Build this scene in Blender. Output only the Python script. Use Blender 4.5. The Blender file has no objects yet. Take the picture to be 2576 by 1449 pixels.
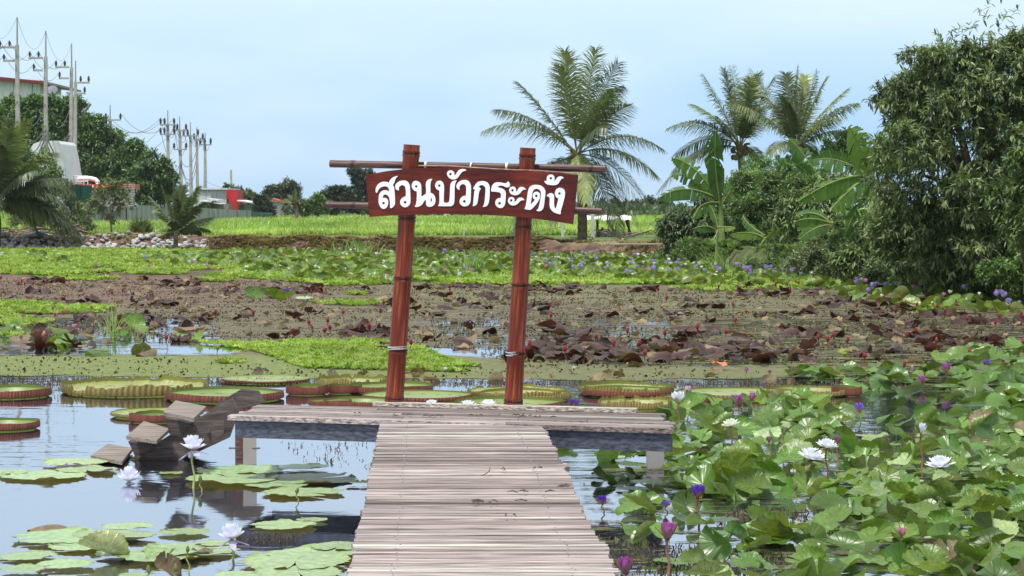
import bpy, math, random
import numpy as np
from mathutils import Vector, Matrix
random.seed(7); rng = np.random.default_rng(7)
C = bpy.context.scene.collection
SC = bpy.context.scene
# ------------------------------------------------------------------ camera
F = 6000.0; CX = 1288.0; CY = 724.5; HZ = 510.0; H = 2.1
PITCH = math.atan((CY-HZ)/F)
cam = bpy.data.cameras.new("camera"); cam.sensor_width = 36; cam.lens = 36*F/2576
cam.clip_end = 5000; cam.clip_start = 0.1
co = bpy.data.objects.new("camera", cam); C.objects.link(co)
co.location = (0, 0, H); co.rotation_euler = (math.radians(90)-PITCH, 0, 0)
SC.camera = co
# ------------------------------------------------------------------ sky, sun, exposure
SUN_EL, SUN_AZ = 68, 215
w = bpy.data.worlds.new("World"); SC.world = w; w.use_nodes = True
nt = w.node_tree; nt.nodes.clear()
out = nt.nodes.new('ShaderNodeOutputWorld'); bg = nt.nodes.new('ShaderNodeBackground')
sky = nt.nodes.new('ShaderNodeTexSky'); sky.sky_type = 'NISHITA'; sky.sun_disc = False
sky.sun_elevation = math.radians(SUN_EL); sky.sun_rotation = math.radians(SUN_AZ)
sky.air_density = 1.0; sky.dust_density = 2.0; sky.ozone_density = 2.0
tc = nt.nodes.new('ShaderNodeTexCoord'); sx = nt.nodes.new('ShaderNodeSeparateXYZ')
nt.links.new(tc.outputs['Generated'], sx.inputs[0])
rp = nt.nodes.new('ShaderNodeValToRGB'); nt.links.new(sx.outputs['Z'], rp.inputs[0])
e = rp.color_ramp.elements
e[0].position = 0.0; e[0].color = (0.47, 0.68, 0.90, 1)
e[1].position = 1.0; e[1].color = (0.85, 0.93, 1.0, 1)
for p, c in ((0.02, (0.43, 0.68, 0.96)), (0.045, (0.49, 0.74, 0.99)), (0.085, (0.70, 0.89, 1.04)), (0.2, (0.80, 0.94, 1.05)), (0.5, (0.9, .96, 1.0))):
    k = e.new(p); k.color = (*c, 1)
sc_ = nt.nodes.new('ShaderNodeVectorMath'); sc_.operation = 'SCALE'; sc_.inputs['Scale'].default_value = 8.7
nt.links.new(rp.outputs[0], sc_.inputs[0])
mp = nt.nodes.new('ShaderNodeMapping'); mp.inputs['Scale'].default_value = (5, 5, 16)
nt.links.new(tc.outputs['Generated'], mp.inputs[0])
nz = nt.nodes.new('ShaderNodeTexNoise'); nz.inputs['Scale'].default_value = 1.3; nz.inputs['Detail'].default_value = 4; nz.inputs['Roughness'].default_value = .45
nt.links.new(mp.outputs[0], nz.inputs['Vector'])
cr = nt.nodes.new('ShaderNodeMapRange'); cr.inputs['From Min'].default_value = .44; cr.inputs['From Max'].default_value = .72; cr.inputs['To Max'].default_value = .45
nt.links.new(nz.outputs[0], cr.inputs[0])
cl = nt.nodes.new('ShaderNodeMix'); cl.data_type = 'RGBA'; cl.inputs['B'].default_value = (7.6, 8.6, 9.6, 1)
nt.links.new(cr.outputs[0], cl.inputs['Factor']); nt.links.new(sc_.outputs[0], cl.inputs['A'])
mx = nt.nodes.new('ShaderNodeMix'); mx.data_type = 'RGBA'; mx.inputs['Factor'].default_value = .95
nt.links.new(sky.outputs[0], mx.inputs['A']); nt.links.new(cl.outputs['Result'], mx.inputs['B'])
nt.links.new(mx.outputs['Result'], bg.inputs[0]); bg.inputs[1].default_value = 0.1
nt.links.new(bg.outputs[0], out.inputs[0])
sl = bpy.data.lights.new("sun", 'SUN'); sl.energy = 3.8; sl.angle = math.radians(5); sl.color = (1, .97, .9)
so = bpy.data.objects.new("sun", sl); C.objects.link(so)
_az = math.radians(SUN_AZ)
sd = Vector((math.sin(_az)*math.cos(math.radians(SUN_EL)), math.cos(_az)*math.cos(math.radians(SUN_EL)), math.sin(math.radians(SUN_EL))))
so.rotation_euler = sd.to_track_quat('Z', 'Y').to_euler()
SC.view_settings.view_transform = 'Standard'; SC.view_settings.look = 'None'
SC.view_settings.exposure = 0.3; SC.view_settings.gamma = 1.0
SC.cycles.max_bounces = 6; SC.cycles.transparent_max_bounces = 8
# ------------------------------------------------------------------ helpers
cp, sp_ = math.cos(PITCH), math.sin(PITCH)
def ray(px, py):
    u = (px-CX)/F; v = -(py-CY)/F
    return Vector((u, cp+v*sp_, -sp_+v*cp))
def G(px, py, z=0.0):
    r = ray(px, py); t = (z-H)/r.z
    return Vector((r.x*t, r.y*t, z))
def D(px, py, Y):
    r = ray(px, py); t = Y/r.y
    return Vector((r.x*t, Y, H+r.z*t))
def mpp(Y): return Y/F
def proj(x, y, z):
    dx, dy, dz = x, y, z-H
    f = dy*cp-dz*sp_; v = dy*sp_+dz*cp
    return CX+F*dx/f, CY-F*v/f
def inpoly(px, py, poly):
    n = len(poly); c = np.zeros(np.shape(px), bool); j = n-1
    for i in range(n):
        xi, yi = poly[i]; xj, yj = poly[j]
        if yi != yj:
            c ^= ((yi > py) != (yj > py)) & (px < (xj-xi)*(py-yi)/(yj-yi)+xi)
        j = i
    return c
def link(o, parent=None):
    C.objects.link(o)
    if parent is not None: o.parent = parent
    return o
def tag(o, label=None, cat=None, group=None, kind=None):
    if label: o['label'] = label
    if cat: o['category'] = cat
    if group: o['group'] = group
    if kind: o['kind'] = kind
    return o
def empty(name, loc, label, cat, group=None, rz=0):
    o = bpy.data.objects.new(name, None); o.location = loc; o.rotation_euler = (0, 0, rz); o.empty_display_size = .1
    C.objects.link(o); return tag(o, label, cat, group)
def copy_tree(o, parent=None):
    c = o.copy(); C.objects.link(c); c.parent = parent
    for ch in o.children: copy_tree(ch, c)
    return c
class MB:
    """collects vertices, quads, tris, vertex colours and flat uv"""
    def __init__(s): s.V = []; s.Q = []; s.T = []; s.K = []; s.U = []; s.n = 0
    def add(s, V, Q=None, T=None, col=(1, 1, 1), uv=None):
        V = np.asarray(V, float).reshape(-1, 3)
        if Q is not None and len(Q): s.Q.append(np.asarray(Q, int).reshape(-1, 4)+s.n)
        if T is not None and len(T): s.T.append(np.asarray(T, int).reshape(-1, 3)+s.n)
        col = np.asarray(col, float)
        if col.ndim == 1: col = np.tile(col[:3], (len(V), 1))
        s.V.append(V); s.K.append(col[:, :3]); s.U.append(np.zeros((len(V), 2)) if uv is None else np.asarray(uv, float))
        s.n += len(V); return s
    def stamp(s, V, Q, T, R, O, col):
        """N copies: R (N,3,3) maps local->world, O (N,3), col (N,3) times optional base"""
        V = np.asarray(V, float); N = len(O); nv = len(V)
        W = np.einsum('nij,vj->nvi', R, V)+O[:, None, :]
        off = (np.arange(N)*nv)[:, None, None]
        q = (np.asarray(Q, int)[None]+off).reshape(-1, 4) if Q is not None and len(Q) else None
        t = (np.asarray(T, int)[None]+off).reshape(-1, 3) if T is not None and len(T) else None
        return s.add(W.reshape(-1, 3), q, t, np.repeat(col, nv, axis=0))
    def box(s, c, size, rz=0, col=(1, 1, 1), R=None):
        h = np.array(size)/2
        v = np.array([(x, y, z) for x in (-1, 1) for y in (-1, 1) for z in (-1, 1)])*h
        if R is None:
            ca, sa = math.cos(rz), math.sin(rz); R = np.array([[ca, -sa, 0], [sa, ca, 0], [0, 0, 1]])
        v = v@np.asarray(R).T+np.array(c)
        return s.add(v, [(0, 1, 3, 2), (4, 6, 7, 5), (0, 4, 5, 1), (2, 3, 7, 6), (0, 2, 6, 4), (1, 5, 7, 3)], col=col)
    def prism(s, pts, ext, col=(1, 1, 1)):
        """planar polygon pts (3d list, convex-ish) extruded by vector ext; n-gon capped by fan"""
        p = np.array([tuple(a) for a in pts]); n = len(p); v = np.vstack([p, p+np.array(tuple(ext))])
        q = [(i, (i+1) % n, n+(i+1) % n, n+i) for i in range(n)]
        t = [(0, i+1, i) for i in range(1, n-1)]+[(n, n+i, n+i+1) for i in range(1, n-1)]
        return s.add(v, q, t, col)
    def tube(s, pts, rad, seg=6, col=(1, 1, 1), cap=True):
        p = np.array([tuple(a) for a in pts], float); n = len(p)
        rad = np.full(n, rad) if np.isscalar(rad) else np.array(rad, float)
        d = np.gradient(p, axis=0); d /= np.linalg.norm(d, axis=1)[:, None]+1e-9
        ref = np.array([0, 0, 1.]) if abs(d[:, 2]).mean() < .8 else np.array([0, 1., 0])
        a = np.cross(d, ref); a /= np.linalg.norm(a, axis=1)[:, None]+1e-9; b = np.cross(d, a)
        th = np.arange(seg)*2*math.pi/seg
        v = p[:, None]+rad[:, None, None]*(np.cos(th)[None, :, None]*a[:, None]+np.sin(th)[None, :, None]*b[:, None])
        q = [(i*seg+j, i*seg+(j+1) % seg, (i+1)*seg+(j+1) % seg, (i+1)*seg+j) for i in range(n-1) for j in range(seg)]
        t = []
        if cap:
            t = [(0, j, j+1) for j in range(1, seg-1)]+[((n-1)*seg, (n-1)*seg+j+1, (n-1)*seg+j) for j in range(1, seg-1)]
        if np.ndim(col) == 2: col = np.repeat(np.asarray(col, float), seg, axis=0)
        return s.add(v.reshape(-1, 3), q, t, col)
    def build(s, name, mat, parent=None, smooth=False):
        m = s.mesh(name, smooth)
        if isinstance(mat, (list, tuple)):
            for x in mat: m.materials.append(x)
        else: m.materials.append(mat)
        return link(bpy.data.objects.new(name, m), parent)
    def mesh(s, name, smooth=False):
        V = np.vstack(s.V); K = np.vstack(s.K); U = np.vstack(s.U)
        Q = np.vstack(s.Q) if s.Q else np.zeros((0, 4), int); T = np.vstack(s.T) if s.T else np.zeros((0, 3), int)
        m = bpy.data.meshes.new(name); m.vertices.add(len(V)); m.vertices.foreach_set('co', V.ravel().astype(np.float32))
        li = np.concatenate([Q.ravel(), T.ravel()]).astype(np.int32)
        m.loops.add(len(li)); m.loops.foreach_set('vertex_index', li)
        ls = np.concatenate([np.arange(len(Q))*4, len(Q)*4+np.arange(len(T))*3]).astype(np.int32)
        m.polygons.add(len(ls)); m.polygons.foreach_set('loop_start', ls)
        m.polygons.foreach_set('use_smooth', np.full(len(ls), smooth))
        m.update(calc_edges=True)
        ca = m.color_attributes.new('Col', 'FLOAT_COLOR', 'POINT')
        ca.data.foreach_set('color', np.hstack([K, np.ones((len(K), 1))]).ravel().astype(np.float32))
        uv = m.uv_layers.new(name='UVMap'); uv.data.foreach_set('uv', U[li].ravel().astype(np.float32))
        return m
def frames(d, n):
    """rotation matrices with +Y along d and +Z near n"""
    d = d/(np.linalg.norm(d, axis=1)[:, None]+1e-9)
    x = np.cross(d, n); x /= np.linalg.norm(x, axis=1)[:, None]+1e-9
    z = np.cross(x, d)
    return np.stack([x, d, z], axis=2)
def rand_dir(n):
    v = rng.normal(size=(n, 3)); return v/np.linalg.norm(v, axis=1)[:, None]
# ------------------------------------------------------------------ materials
def newmat(name):
    m = bpy.data.materials.new(name); m.use_nodes = True; t = m.node_tree; t.nodes.clear()
    return m, t, t.nodes.new('ShaderNodeOutputMaterial')
def nd(t, typ, **kw):
    n = t.nodes.new('ShaderNode'+typ)
    for k, v in kw.items():
        if k in n.inputs.keys() if isinstance(k, str) else False: n.inputs[k].default_value = v
        else: setattr(n, k, v)
    return n
def attr_mat(name, tint=(1, 1, 1), rough=.6, spec=.4, transl=0.0, nscale=8, namt=.25, bump=0.0, stretch=(1, 1, 1), back=None, objrand=0.0, metal=0.0, tcol=(1.25, 1.4, .6), detail=4):
    """colour = vertex colour * tint * noise (albedo variation of the thing itself)"""
    m, t, o = newmat(name); L = t.links.new
    at = nd(t, 'Attribute', attribute_name='Col'); tc = nd(t, 'TexCoord'); mp = nd(t, 'Mapping'); mp.inputs['Scale'].default_value = stretch
    L(tc.outputs['Object'], mp.inputs[0])
    nz = nd(t, 'TexNoise'); nz.inputs['Scale'].default_value = nscale; nz.inputs['Detail'].default_value = detail; L(mp.outputs[0], nz.inputs['Vector'])
    mr = nd(t, 'MapRange'); mr.inputs['From Min'].default_value = .3; mr.inputs['From Max'].default_value = .7
    mr.inputs['To Min'].default_value = 1-namt; mr.inputs['To Max'].default_value = 1+namt; L(nz.outputs[0], mr.inputs[0])
    c = at.outputs['Color']
    if back:
        ge = nd(t, 'NewGeometry'); bm = nd(t, 'Mix', data_type='RGBA'); bm.inputs['B'].default_value = (*back, 1)
        L(ge.outputs['Backfacing'], bm.inputs['Factor']); L(c, bm.inputs['A']); c = bm.outputs['Result']
    v = nd(t, 'VectorMath', operation='MULTIPLY'); v.inputs[1].default_value = tint; L(c, v.inputs[0])
    v2 = nd(t, 'VectorMath', operation='SCALE'); L(v.outputs[0], v2.inputs[0]); L(mr.outputs[0], v2.inputs['Scale']); c = v2.outputs[0]
    if objrand:
        oi = nd(t, 'ObjectInfo'); hs = nd(t, 'HueSaturation'); r1 = nd(t, 'MapRange'); r1.inputs['To Min'].default_value = 1-objrand; r1.inputs['To Max'].default_value = 1+objrand
        L(oi.outputs['Random'], r1.inputs[0]); L(r1.outputs[0], hs.inputs['Value']); L(c, hs.inputs['Color'])
        ma = nd(t, 'Math', operation='MULTIPLY'); ma.inputs[1].default_value = 37.7; L(oi.outputs['Random'], ma.inputs[0])
        fr = nd(t, 'Math', operation='FRACT'); L(ma.outputs[0], fr.inputs[0]); r2 = nd(t, 'MapRange'); r2.inputs['To Min'].default_value = .5-.05*objrand*2; r2.inputs['To Max'].default_value = .5+.05*objrand*2
        L(fr.outputs[0], r2.inputs[0]); L(r2.outputs[0], hs.inputs['Hue']); c = hs.outputs[0]
    p = nd(t, 'BsdfPrincipled'); L(c, p.inputs['Base Color']); p.inputs['Roughness'].default_value = rough; p.inputs['Specular IOR Level'].default_value = spec; p.inputs['Metallic'].default_value = metal
    if bump:
        b = nd(t, 'Bump'); b.inputs['Strength'].default_value = 1; b.inputs['Distance'].default_value = bump; L(nz.outputs[0], b.inputs['Height']); L(b.outputs[0], p.inputs['Normal'])
    s = p.outputs[0]
    if transl:
        tr = nd(t, 'BsdfTranslucent'); vm = nd(t, 'VectorMath', operation='MULTIPLY'); vm.inputs[1].default_value = tcol; L(c, vm.inputs[0]); L(vm.outputs[0], tr.inputs[0])
        ms = nd(t, 'MixShader'); ms.inputs[0].default_value = transl; L(p.outputs[0], ms.inputs[1]); L(tr.outputs[0], ms.inputs[2]); s = ms.outputs[0]
    L(s, o.inputs[0]); return m
M = {}
M['leaf'] = attr_mat('foliage', rough=.42, spec=.5, transl=.22, nscale=1.2, namt=.25)
M['leaf_glossy'] = attr_mat('broad_leaf', rough=.42, spec=.4, transl=.22, nscale=1.5, namt=.2)
M['palm'] = attr_mat('palm_leaf', rough=.38, spec=.5, transl=.25, nscale=2, namt=.2)
M['banana'] = attr_mat('banana_leaf', rough=.55, spec=.22, transl=.3, nscale=2, namt=.2)
M['grass'] = attr_mat('grass', rough=.6, spec=.3, transl=.35, nscale=.35, namt=.22)
M['bark'] = attr_mat('bark', rough=.9, spec=.2, nscale=6, namt=.4, bump=.03, stretch=(1, 1, .5))
M['earth'] = attr_mat('earth', rough=.95, spec=.1, nscale=3, namt=.45, bump=.12)
M['concrete'] = attr_mat('concrete', rough=.85, spec=.2, nscale=2, namt=.18, bump=.004)
M['paint'] = attr_mat('paint', rough=.5, spec=.4, nscale=1.5, namt=.12)
M['metal_sheet'] = attr_mat('metal_sheet', rough=.5, spec=.4, nscale=.8, namt=.22, stretch=(6, 6, .5))
M['dark'] = attr_mat('dark_metal', rough=.5, spec=.4, nscale=20, namt=.3)
M['wood'] = attr_mat('weathered_wood', rough=.8, spec=.25, nscale=3.2, namt=.85, bump=.006, stretch=(1, 26, 26), detail=8)
M['beam'] = attr_mat('tarred_beam', rough=.75, spec=.3, nscale=3.5, namt=.6, bump=.004, stretch=(1, 18, 18), detail=9)
M['petal'] = attr_mat('petal', rough=.5, spec=.35, transl=.3, nscale=20, namt=.05, tcol=(1, 1, 1))
M['stem'] = attr_mat('stem', rough=.5, spec=.4, nscale=30, namt=.15)
M['rock'] = attr_mat('rock', rough=.9, spec=.2, nscale=5, namt=.25, bump=.05, objrand=.18)
# ------------------------------------------------------------------ setting: land, water, algae
SHX = [-400, 0, 300, 520, 530, 900, 1400, 1560, 1660, 1720, 1900, 2060, 2200, 2320, 2450, 2576, 2900, 3400]
SHY = [628, 628, 628, 627, 636, 640, 645, 650, 655, 668, 690, 703, 722, 745, 760, 770, 800, 850]
def shore_py(px): return np.interp(px, SHX, SHY)
def shore_d(px): return (H*F)/(shore_py(px)-HZ)
def vnoise(x, y, s, seed=0):
    """cheap smooth value noise, vectorised"""
    r = np.random.default_rng(seed).random((64, 64)); x = np.asarray(x)/s; y = np.asarray(y)/s
    xi = np.floor(x).astype(int); yi = np.floor(y).astype(int); fx = x-xi; fy = y-yi; fx = fx*fx*(3-2*fx); fy = fy*fy*(3-2*fy)
    g = lambda a, b: r[(a) % 64, (b) % 64]
    return (g(xi, yi)*(1-fx)+g(xi+1, yi)*fx)*(1-fy)+(g(xi, yi+1)*(1-fx)+g(xi+1, yi+1)*fx)*fy
def land_h(x, y):
    px = CX+F*x/np.maximum(y, 1); dd = y-shore_d(px)
    t = np.clip((dd+.3)/2.2, 0, 1); h = -.5+t*1.0
    h += np.where((dd > 0) & ((px < 1400) | (px > 1660)), .13*np.exp(-((dd-2.0)/1.2)**2), 0)
    h += np.where(dd > -.3, (vnoise(x, y, .9, 3)-.5)*.2+(vnoise(x, y, .35, 4)-.5)*.12, 0)*np.clip(1-(dd-4)/6, .1, 1)
    right = np.clip((px-1600)/150, 0, 1)
    return h+right*np.where(dd > 0, .15, 0)
xs = np.concatenate([np.linspace(-34, 34, 260)]); ys = np.concatenate([np.linspace(38, 88, 70), np.linspace(88.3, 132, 150)])
X, Y = np.meshgrid(xs, ys); Z = land_h(X, Y)
PX = CX+F*X/Y; DD = Y-shore_d(PX)
n1 = vnoise(X, Y, 2.5, 1); n2 = vnoise(X, Y, .5, 2)
dirt = np.array([.125, .082, .06]); grassc = np.array([.10, .15, .045]); dry = np.array([.30, .235, .15])
K = dirt*(.6+.8*n2[..., None])
gk = np.clip((DD-1.8)/1.2+n1-.5, 0, 1)[..., None]*np.where(PX < 540, 1., .55)[..., None]
K = K*(1-gk)+(dry if False else (dry*.75+grassc*.25))*gk
g2 = np.clip((DD-5.5)/2+n1-.5, 0, 1)[..., None]; K = K*(1-g2)+grassc*g2
gr = np.clip((PX-1640)/60, 0, 1)[..., None]; K = K*(1-gr)+(grassc*.5+dirt*.25)*gr
b = MB(); ny, nx = X.shape
idx = np.arange(ny*nx).reshape(ny, nx)
b.add(np.stack([X, Y, Z], -1).reshape(-1, 3), np.stack([idx[:-1, :-1], idx[:-1, 1:], idx[1:, 1:], idx[1:, :-1]], -1).reshape(-1, 4), col=K.reshape(-1, 3))
tag(b.build('bank', M['earth'], smooth=True), kind='structure')
b = MB(); b.add([(-900, 131, .3), (900, 131, .3), (900, 1400, .3), (-900, 1400, .3)], [(0, 1, 2, 3)], col=(.09, .16, .03))
b.add([(-900, -5, .28), (-33.9, -5, .28), (-33.9, 131.5, .28), (-900, 131.5, .28)], [(0, 1, 2, 3)], col=(.09, .12, .04))
b.add([(33.9, -5, .28), (900, -5, .28), (900, 131.5, .28), (33.9, 131.5, .28)], [(0, 1, 2, 3)], col=(.09, .12, .04))
tag(b.build('ground', M['earth']), kind='structure')
# pond bottom never shows: the water is dark and opaque at this angle
def water_mat():
    m, t, o = newmat('pond_water'); L = t.links.new
    p = nd(t, 'BsdfPrincipled'); p.inputs['Base Color'].default_value = (.012, .013, .02, 1); p.inputs['Roughness'].default_value = .03; p.inputs['IOR'].default_value = 3.0
    tc = nd(t, 'TexCoord'); mp = nd(t, 'Mapping'); mp.inputs['Scale'].default_value = (.5, 1, 1); L(tc.outputs['Object'], mp.inputs[0])
    a = nd(t, 'TexNoise'); a.inputs['Scale'].default_value = 4.0; a.inputs['Detail'].default_value = 3; L(mp.outputs[0], a.inputs['Vector'])
    # patches of ruffled and calm water
    c = nd(t, 'TexNoise'); c.inputs['Scale'].default_value = .35; c.inputs['Detail'].default_value = 2; L(mp.outputs[0], c.inputs['Vector'])
    mr = nd(t, 'MapRange'); mr.inputs['From Min'].default_value = .42; mr.inputs['From Max'].default_value = .62; mr.inputs['To Min'].default_value = .15; L(c.outputs[0], mr.inputs[0])
    mu = nd(t, 'Math', operation='MULTIPLY'); L(a.outputs[0], mu.inputs[0]); L(mr.outputs[0], mu.inputs[1])
    b2 = nd(t, 'Bump'); b2.inputs['Distance'].default_value = .013; b2.inputs['Strength'].default_value = .6; L(mu.outputs[0], b2.inputs['Height']); L(b2.outputs[0], p.inputs['Normal'])
    g = nd(t, 'BsdfGlossy'); g.inputs['Roughness'].default_value = .04; g.inputs['Color'].default_value = (.82, .87, 1, 1); L(b2.outputs[0], g.inputs['Normal']); ms = nd(t, 'MixShader'); ms.inputs[0].default_value = .45; L(p.outputs[0], ms.inputs[1]); L(g.outputs[0], ms.inputs[2]); L(ms.outputs[0], o.inputs[0]); return m
b = MB(); b.add([(-60, .5, 0), (60, .5, 0), (60, 112, 0), (-60, 112, 0)], [(0, 1, 2, 3)])
tag(b.build('water', water_mat()), kind='structure')
# algae film floating on the water
def algae_mat():
    m, t, o = newmat('algae_film'); L = t.links.new
    at = nd(t, 'Attribute', attribute_name='Col'); al = nd(t, 'Attribute', attribute_name='cover'); tc = nd(t, 'TexCoord')
    n1 = nd(t, 'TexNoise'); n1.inputs['Scale'].default_value = 2.6; n1.inputs['Detail'].default_value = 10; n1.inputs['Roughness'].default_value = .85; mp = nd(t, 'Mapping'); mp.inputs['Scale'].default_value = (.55, 1.2, 1); L(tc.outputs['Object'], mp.inputs[0]); L(mp.outputs[0], n1.inputs['Vector'])
    ad = nd(t, 'Math', operation='ADD'); L(al.outputs['Fac'], ad.inputs[0]); L(n1.outputs[0], ad.inputs[1])
    gt = nd(t, 'MapRange'); gt.inputs['From Min'].default_value = .98; gt.inputs['From Max'].default_value = 1.0; L(ad.outputs[0], gt.inputs[0])
    n2 = nd(t, 'TexNoise'); n2.inputs['Scale'].default_value = 7; n2.inputs['Detail'].default_value = 12; n2.inputs['Roughness'].default_value = .95; L(tc.outputs['Object'], n2.inputs['Vector'])
    mr = nd(t, 'MapRange'); mr.inputs['From Min'].default_value = .36; mr.inputs['From Max'].default_value = .64; mr.inputs['To Min'].default_value = .3; mr.inputs['To Max'].default_value = 1.9; L(n2.outputs[0], mr.inputs[0])
    v = nd(t, 'VectorMath', operation='SCALE'); L(at.outputs['Color'], v.inputs[0]); L(mr.outputs[0], v.inputs['Scale'])
    p = nd(t, 'BsdfPrincipled'); p.inputs['Roughness'].default_value = .75; p.inputs['Specular IOR Level'].default_value = .25; L(v.outputs[0], p.inputs['Base Color'])
    bu = nd(t, 'Bump'); bu.inputs['Distance'].default_value = .03; L(n2.outputs[0], bu.inputs['Height']); L(bu.outputs[0], p.inputs['Normal'])
    tr = nd(t, 'BsdfTransparent'); ms = nd(t, 'MixShader'); L(gt.outputs[0], ms.inputs[0]); L(tr.outputs[0], ms.inputs[1]); L(p.outputs[0], ms.inputs[2]); L(ms.outputs[0], o.inputs[0]); return m
ys = np.geomspace(9.5, 108, 260); xs = np.linspace(-27, 27, 270)
X, Y = np.meshgrid(xs, ys); PX = CX+F*X/Y; PY = HZ+H*F/Y
cov = np.full(X.shape, .25)
def zone(poly, val, soft=0):
    cov[inpoly(PX, PY, poly)] = val
zone([(-900, 620), (3600, 620), (3600, 700), (-900, 700)], .5)
zone([(-900, 695), (600, 698), (1300, 715), (3600, 720), (3600, 860), (1200, 880), (560, 860), (200, 830), (-900, 800)], .545)
zone([(-900, 800), (-100, 800), (520, 800), (560, 905), (-900, 905)], .42)
zone([(1180, 770), (3600, 770), (3600, 870), (1180, 870)], .525)
zone([(1050, 800), (3600, 810), (3600, 925), (1350, 925), (1100, 850)], .485)
zone([(-900, 898), (560, 896), (640, 870), (1250, 900), (1500, 925), (2300, 925), (2300, 955), (1500, 957), (1000, 955), (500, 950), (-900, 940)], .62)
zone([(-900, 940), (500, 950), (1000, 955), (1500, 958), (2300, 956), (2300, 975), (1300, 972), (600, 968), (-900, 966)], .38)
zone([(2000, 930), (3600, 930), (3600, 1010), (2100, 990)], .47)
zone([(1350, 1180), (3600, 1000), (3600, 1460), (1350, 1460)], .45)
zone([(-900, 966), (600, 968), (1300, 972), (1700, 975), (1700, 1060), (900, 1060), (900, 1500), (-900, 1500)], .2)
red = np.array([.14, .09, .068]); brn = np.array([.125, .105, .062]); grn = np.array([.16, .19, .06]); olv = np.array([.14, .145, .065])
wr = (np.clip((790-PY)/40, 0, 1)*np.clip((1000-PX)/500, 0, 1))[..., None]
wr = np.clip(wr+((vnoise(X, Y, 6, 8) > .62) & (PY > 820) & (PX < 700))[..., None]*.6, 0, 1)
wg = (np.clip((PY-885)/15, 0, 1)*np.clip((1700-PX)/900, .35, 1))[..., None]
wo = np.clip((vnoise(X, Y, 4, 9)-.4)*3, 0, 1)[..., None]
K = brn*(1-wo*.5)+olv*wo*.5; K = K*(1-wr)+red*wr; K = K*(1-wg)+grn*wg
b = MB(); ny, nx = X.shape; idx = np.arange(ny*nx).reshape(ny, nx)
b.add(np.stack([X, Y, X*0+.005], -1).reshape(-1, 3), np.stack([idx[:-1, :-1], idx[:-1, 1:], idx[1:, 1:], idx[1:, :-1]], -1).reshape(-1, 4), col=K.reshape(-1, 3))
ob = b.build('algae_film', algae_mat())
a = ob.data.attributes.new('cover', 'FLOAT', 'POINT')
# smooth the zone edges
for _ in range(2):
    cov[1:-1, 1:-1] = (cov[1:-1, 1:-1]*2+cov[:-2, 1:-1]+cov[2:, 1:-1]+cov[1:-1, :-2]+cov[1:-1, 2:])/6
a.data.foreach_set('value', cov.ravel().astype(np.float32))
tag(ob, 'olive and reddish brown algae film floating across the middle of the pond', 'algae', kind='stuff')
# ------------------------------------------------------------------ bright green floating ferns / water lettuce (uncountable)
def scatter_poly(poly, n, ymin=None):
    """uniform in world area inside a water polygon given in picture terms"""
    P = [G(*p) for p in poly]; wp = [(v.x, v.y) for v in P]
    x0 = min(p[0] for p in wp); x1 = max(p[0] for p in wp); y0 = min(p[1] for p in wp); y1 = max(p[1] for p in wp)
    out = np.zeros((0, 2))
    while len(out) < n:
        q = np.column_stack([rng.uniform(x0, x1, n*3), rng.uniform(y0, y1, n*3)])
        out = np.vstack([out, q[inpoly(q[:, 0], q[:, 1], wp)]])
    return out[:n]
def poly_area(poly):
    P = [G(*p) for p in poly]; return abs(sum(P[i].x*P[i-1].y-P[i-1].x*P[i].y for i in range(len(P))))/2
b = MB()
PATCH = [
 ([(-60, 629), (520, 629), (900, 642), (1400, 647), (1660, 656), (1720, 670), (1900, 694), (2060, 708), (2080, 722), (1800, 724), (1560, 716), (1330, 718), (1150, 717), (980, 716), (840, 722), (760, 712), (600, 700), (500, 694), (300, 690), (120, 694), (-60, 688)], .11, 52),
 ([(500, 864), (640, 866), (760, 858), (900, 856), (1000, 862), (1080, 885), (1120, 905), (1235, 930), (1150, 938), (900, 932), (760, 928), (700, 905), (640, 885), (590, 876)], .05, 330),
 ([(-40, 758), (60, 762), (160, 768), (285, 776), (240, 790), (120, 792), (-40, 790)], .07, 160),
 ([(-40, 775), (40, 795), (140, 812), (60, 822), (-40, 818)], .06, 110),
 ([(85, 704), (160, 696), (300, 702), (230, 708)], .08, 130), ([(475, 708), (530, 702), (600, 706), (560, 711)], .09, 120),
 ([(780, 765), (860, 758), (985, 764), (970, 770), (850, 770)], .07, 150), ([(850, 740), (930, 738), (910, 744)], .08, 120),
 ([(540, 912), (610, 909), (625, 915), (560, 918)], .05, 220), ([(735, 862), (800, 856), (850, 860), (780, 865)], .05, 220),
 ([(0, 846), (60, 842), (110, 850), (40, 853)], .06, 150), ([(1640, 726), (2000, 722), (2060, 728), (1800, 733)], .09, 60),
 ([(2110, 888), (2140, 885), (2150, 892), (2115, 894)], .05, 180)]
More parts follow.
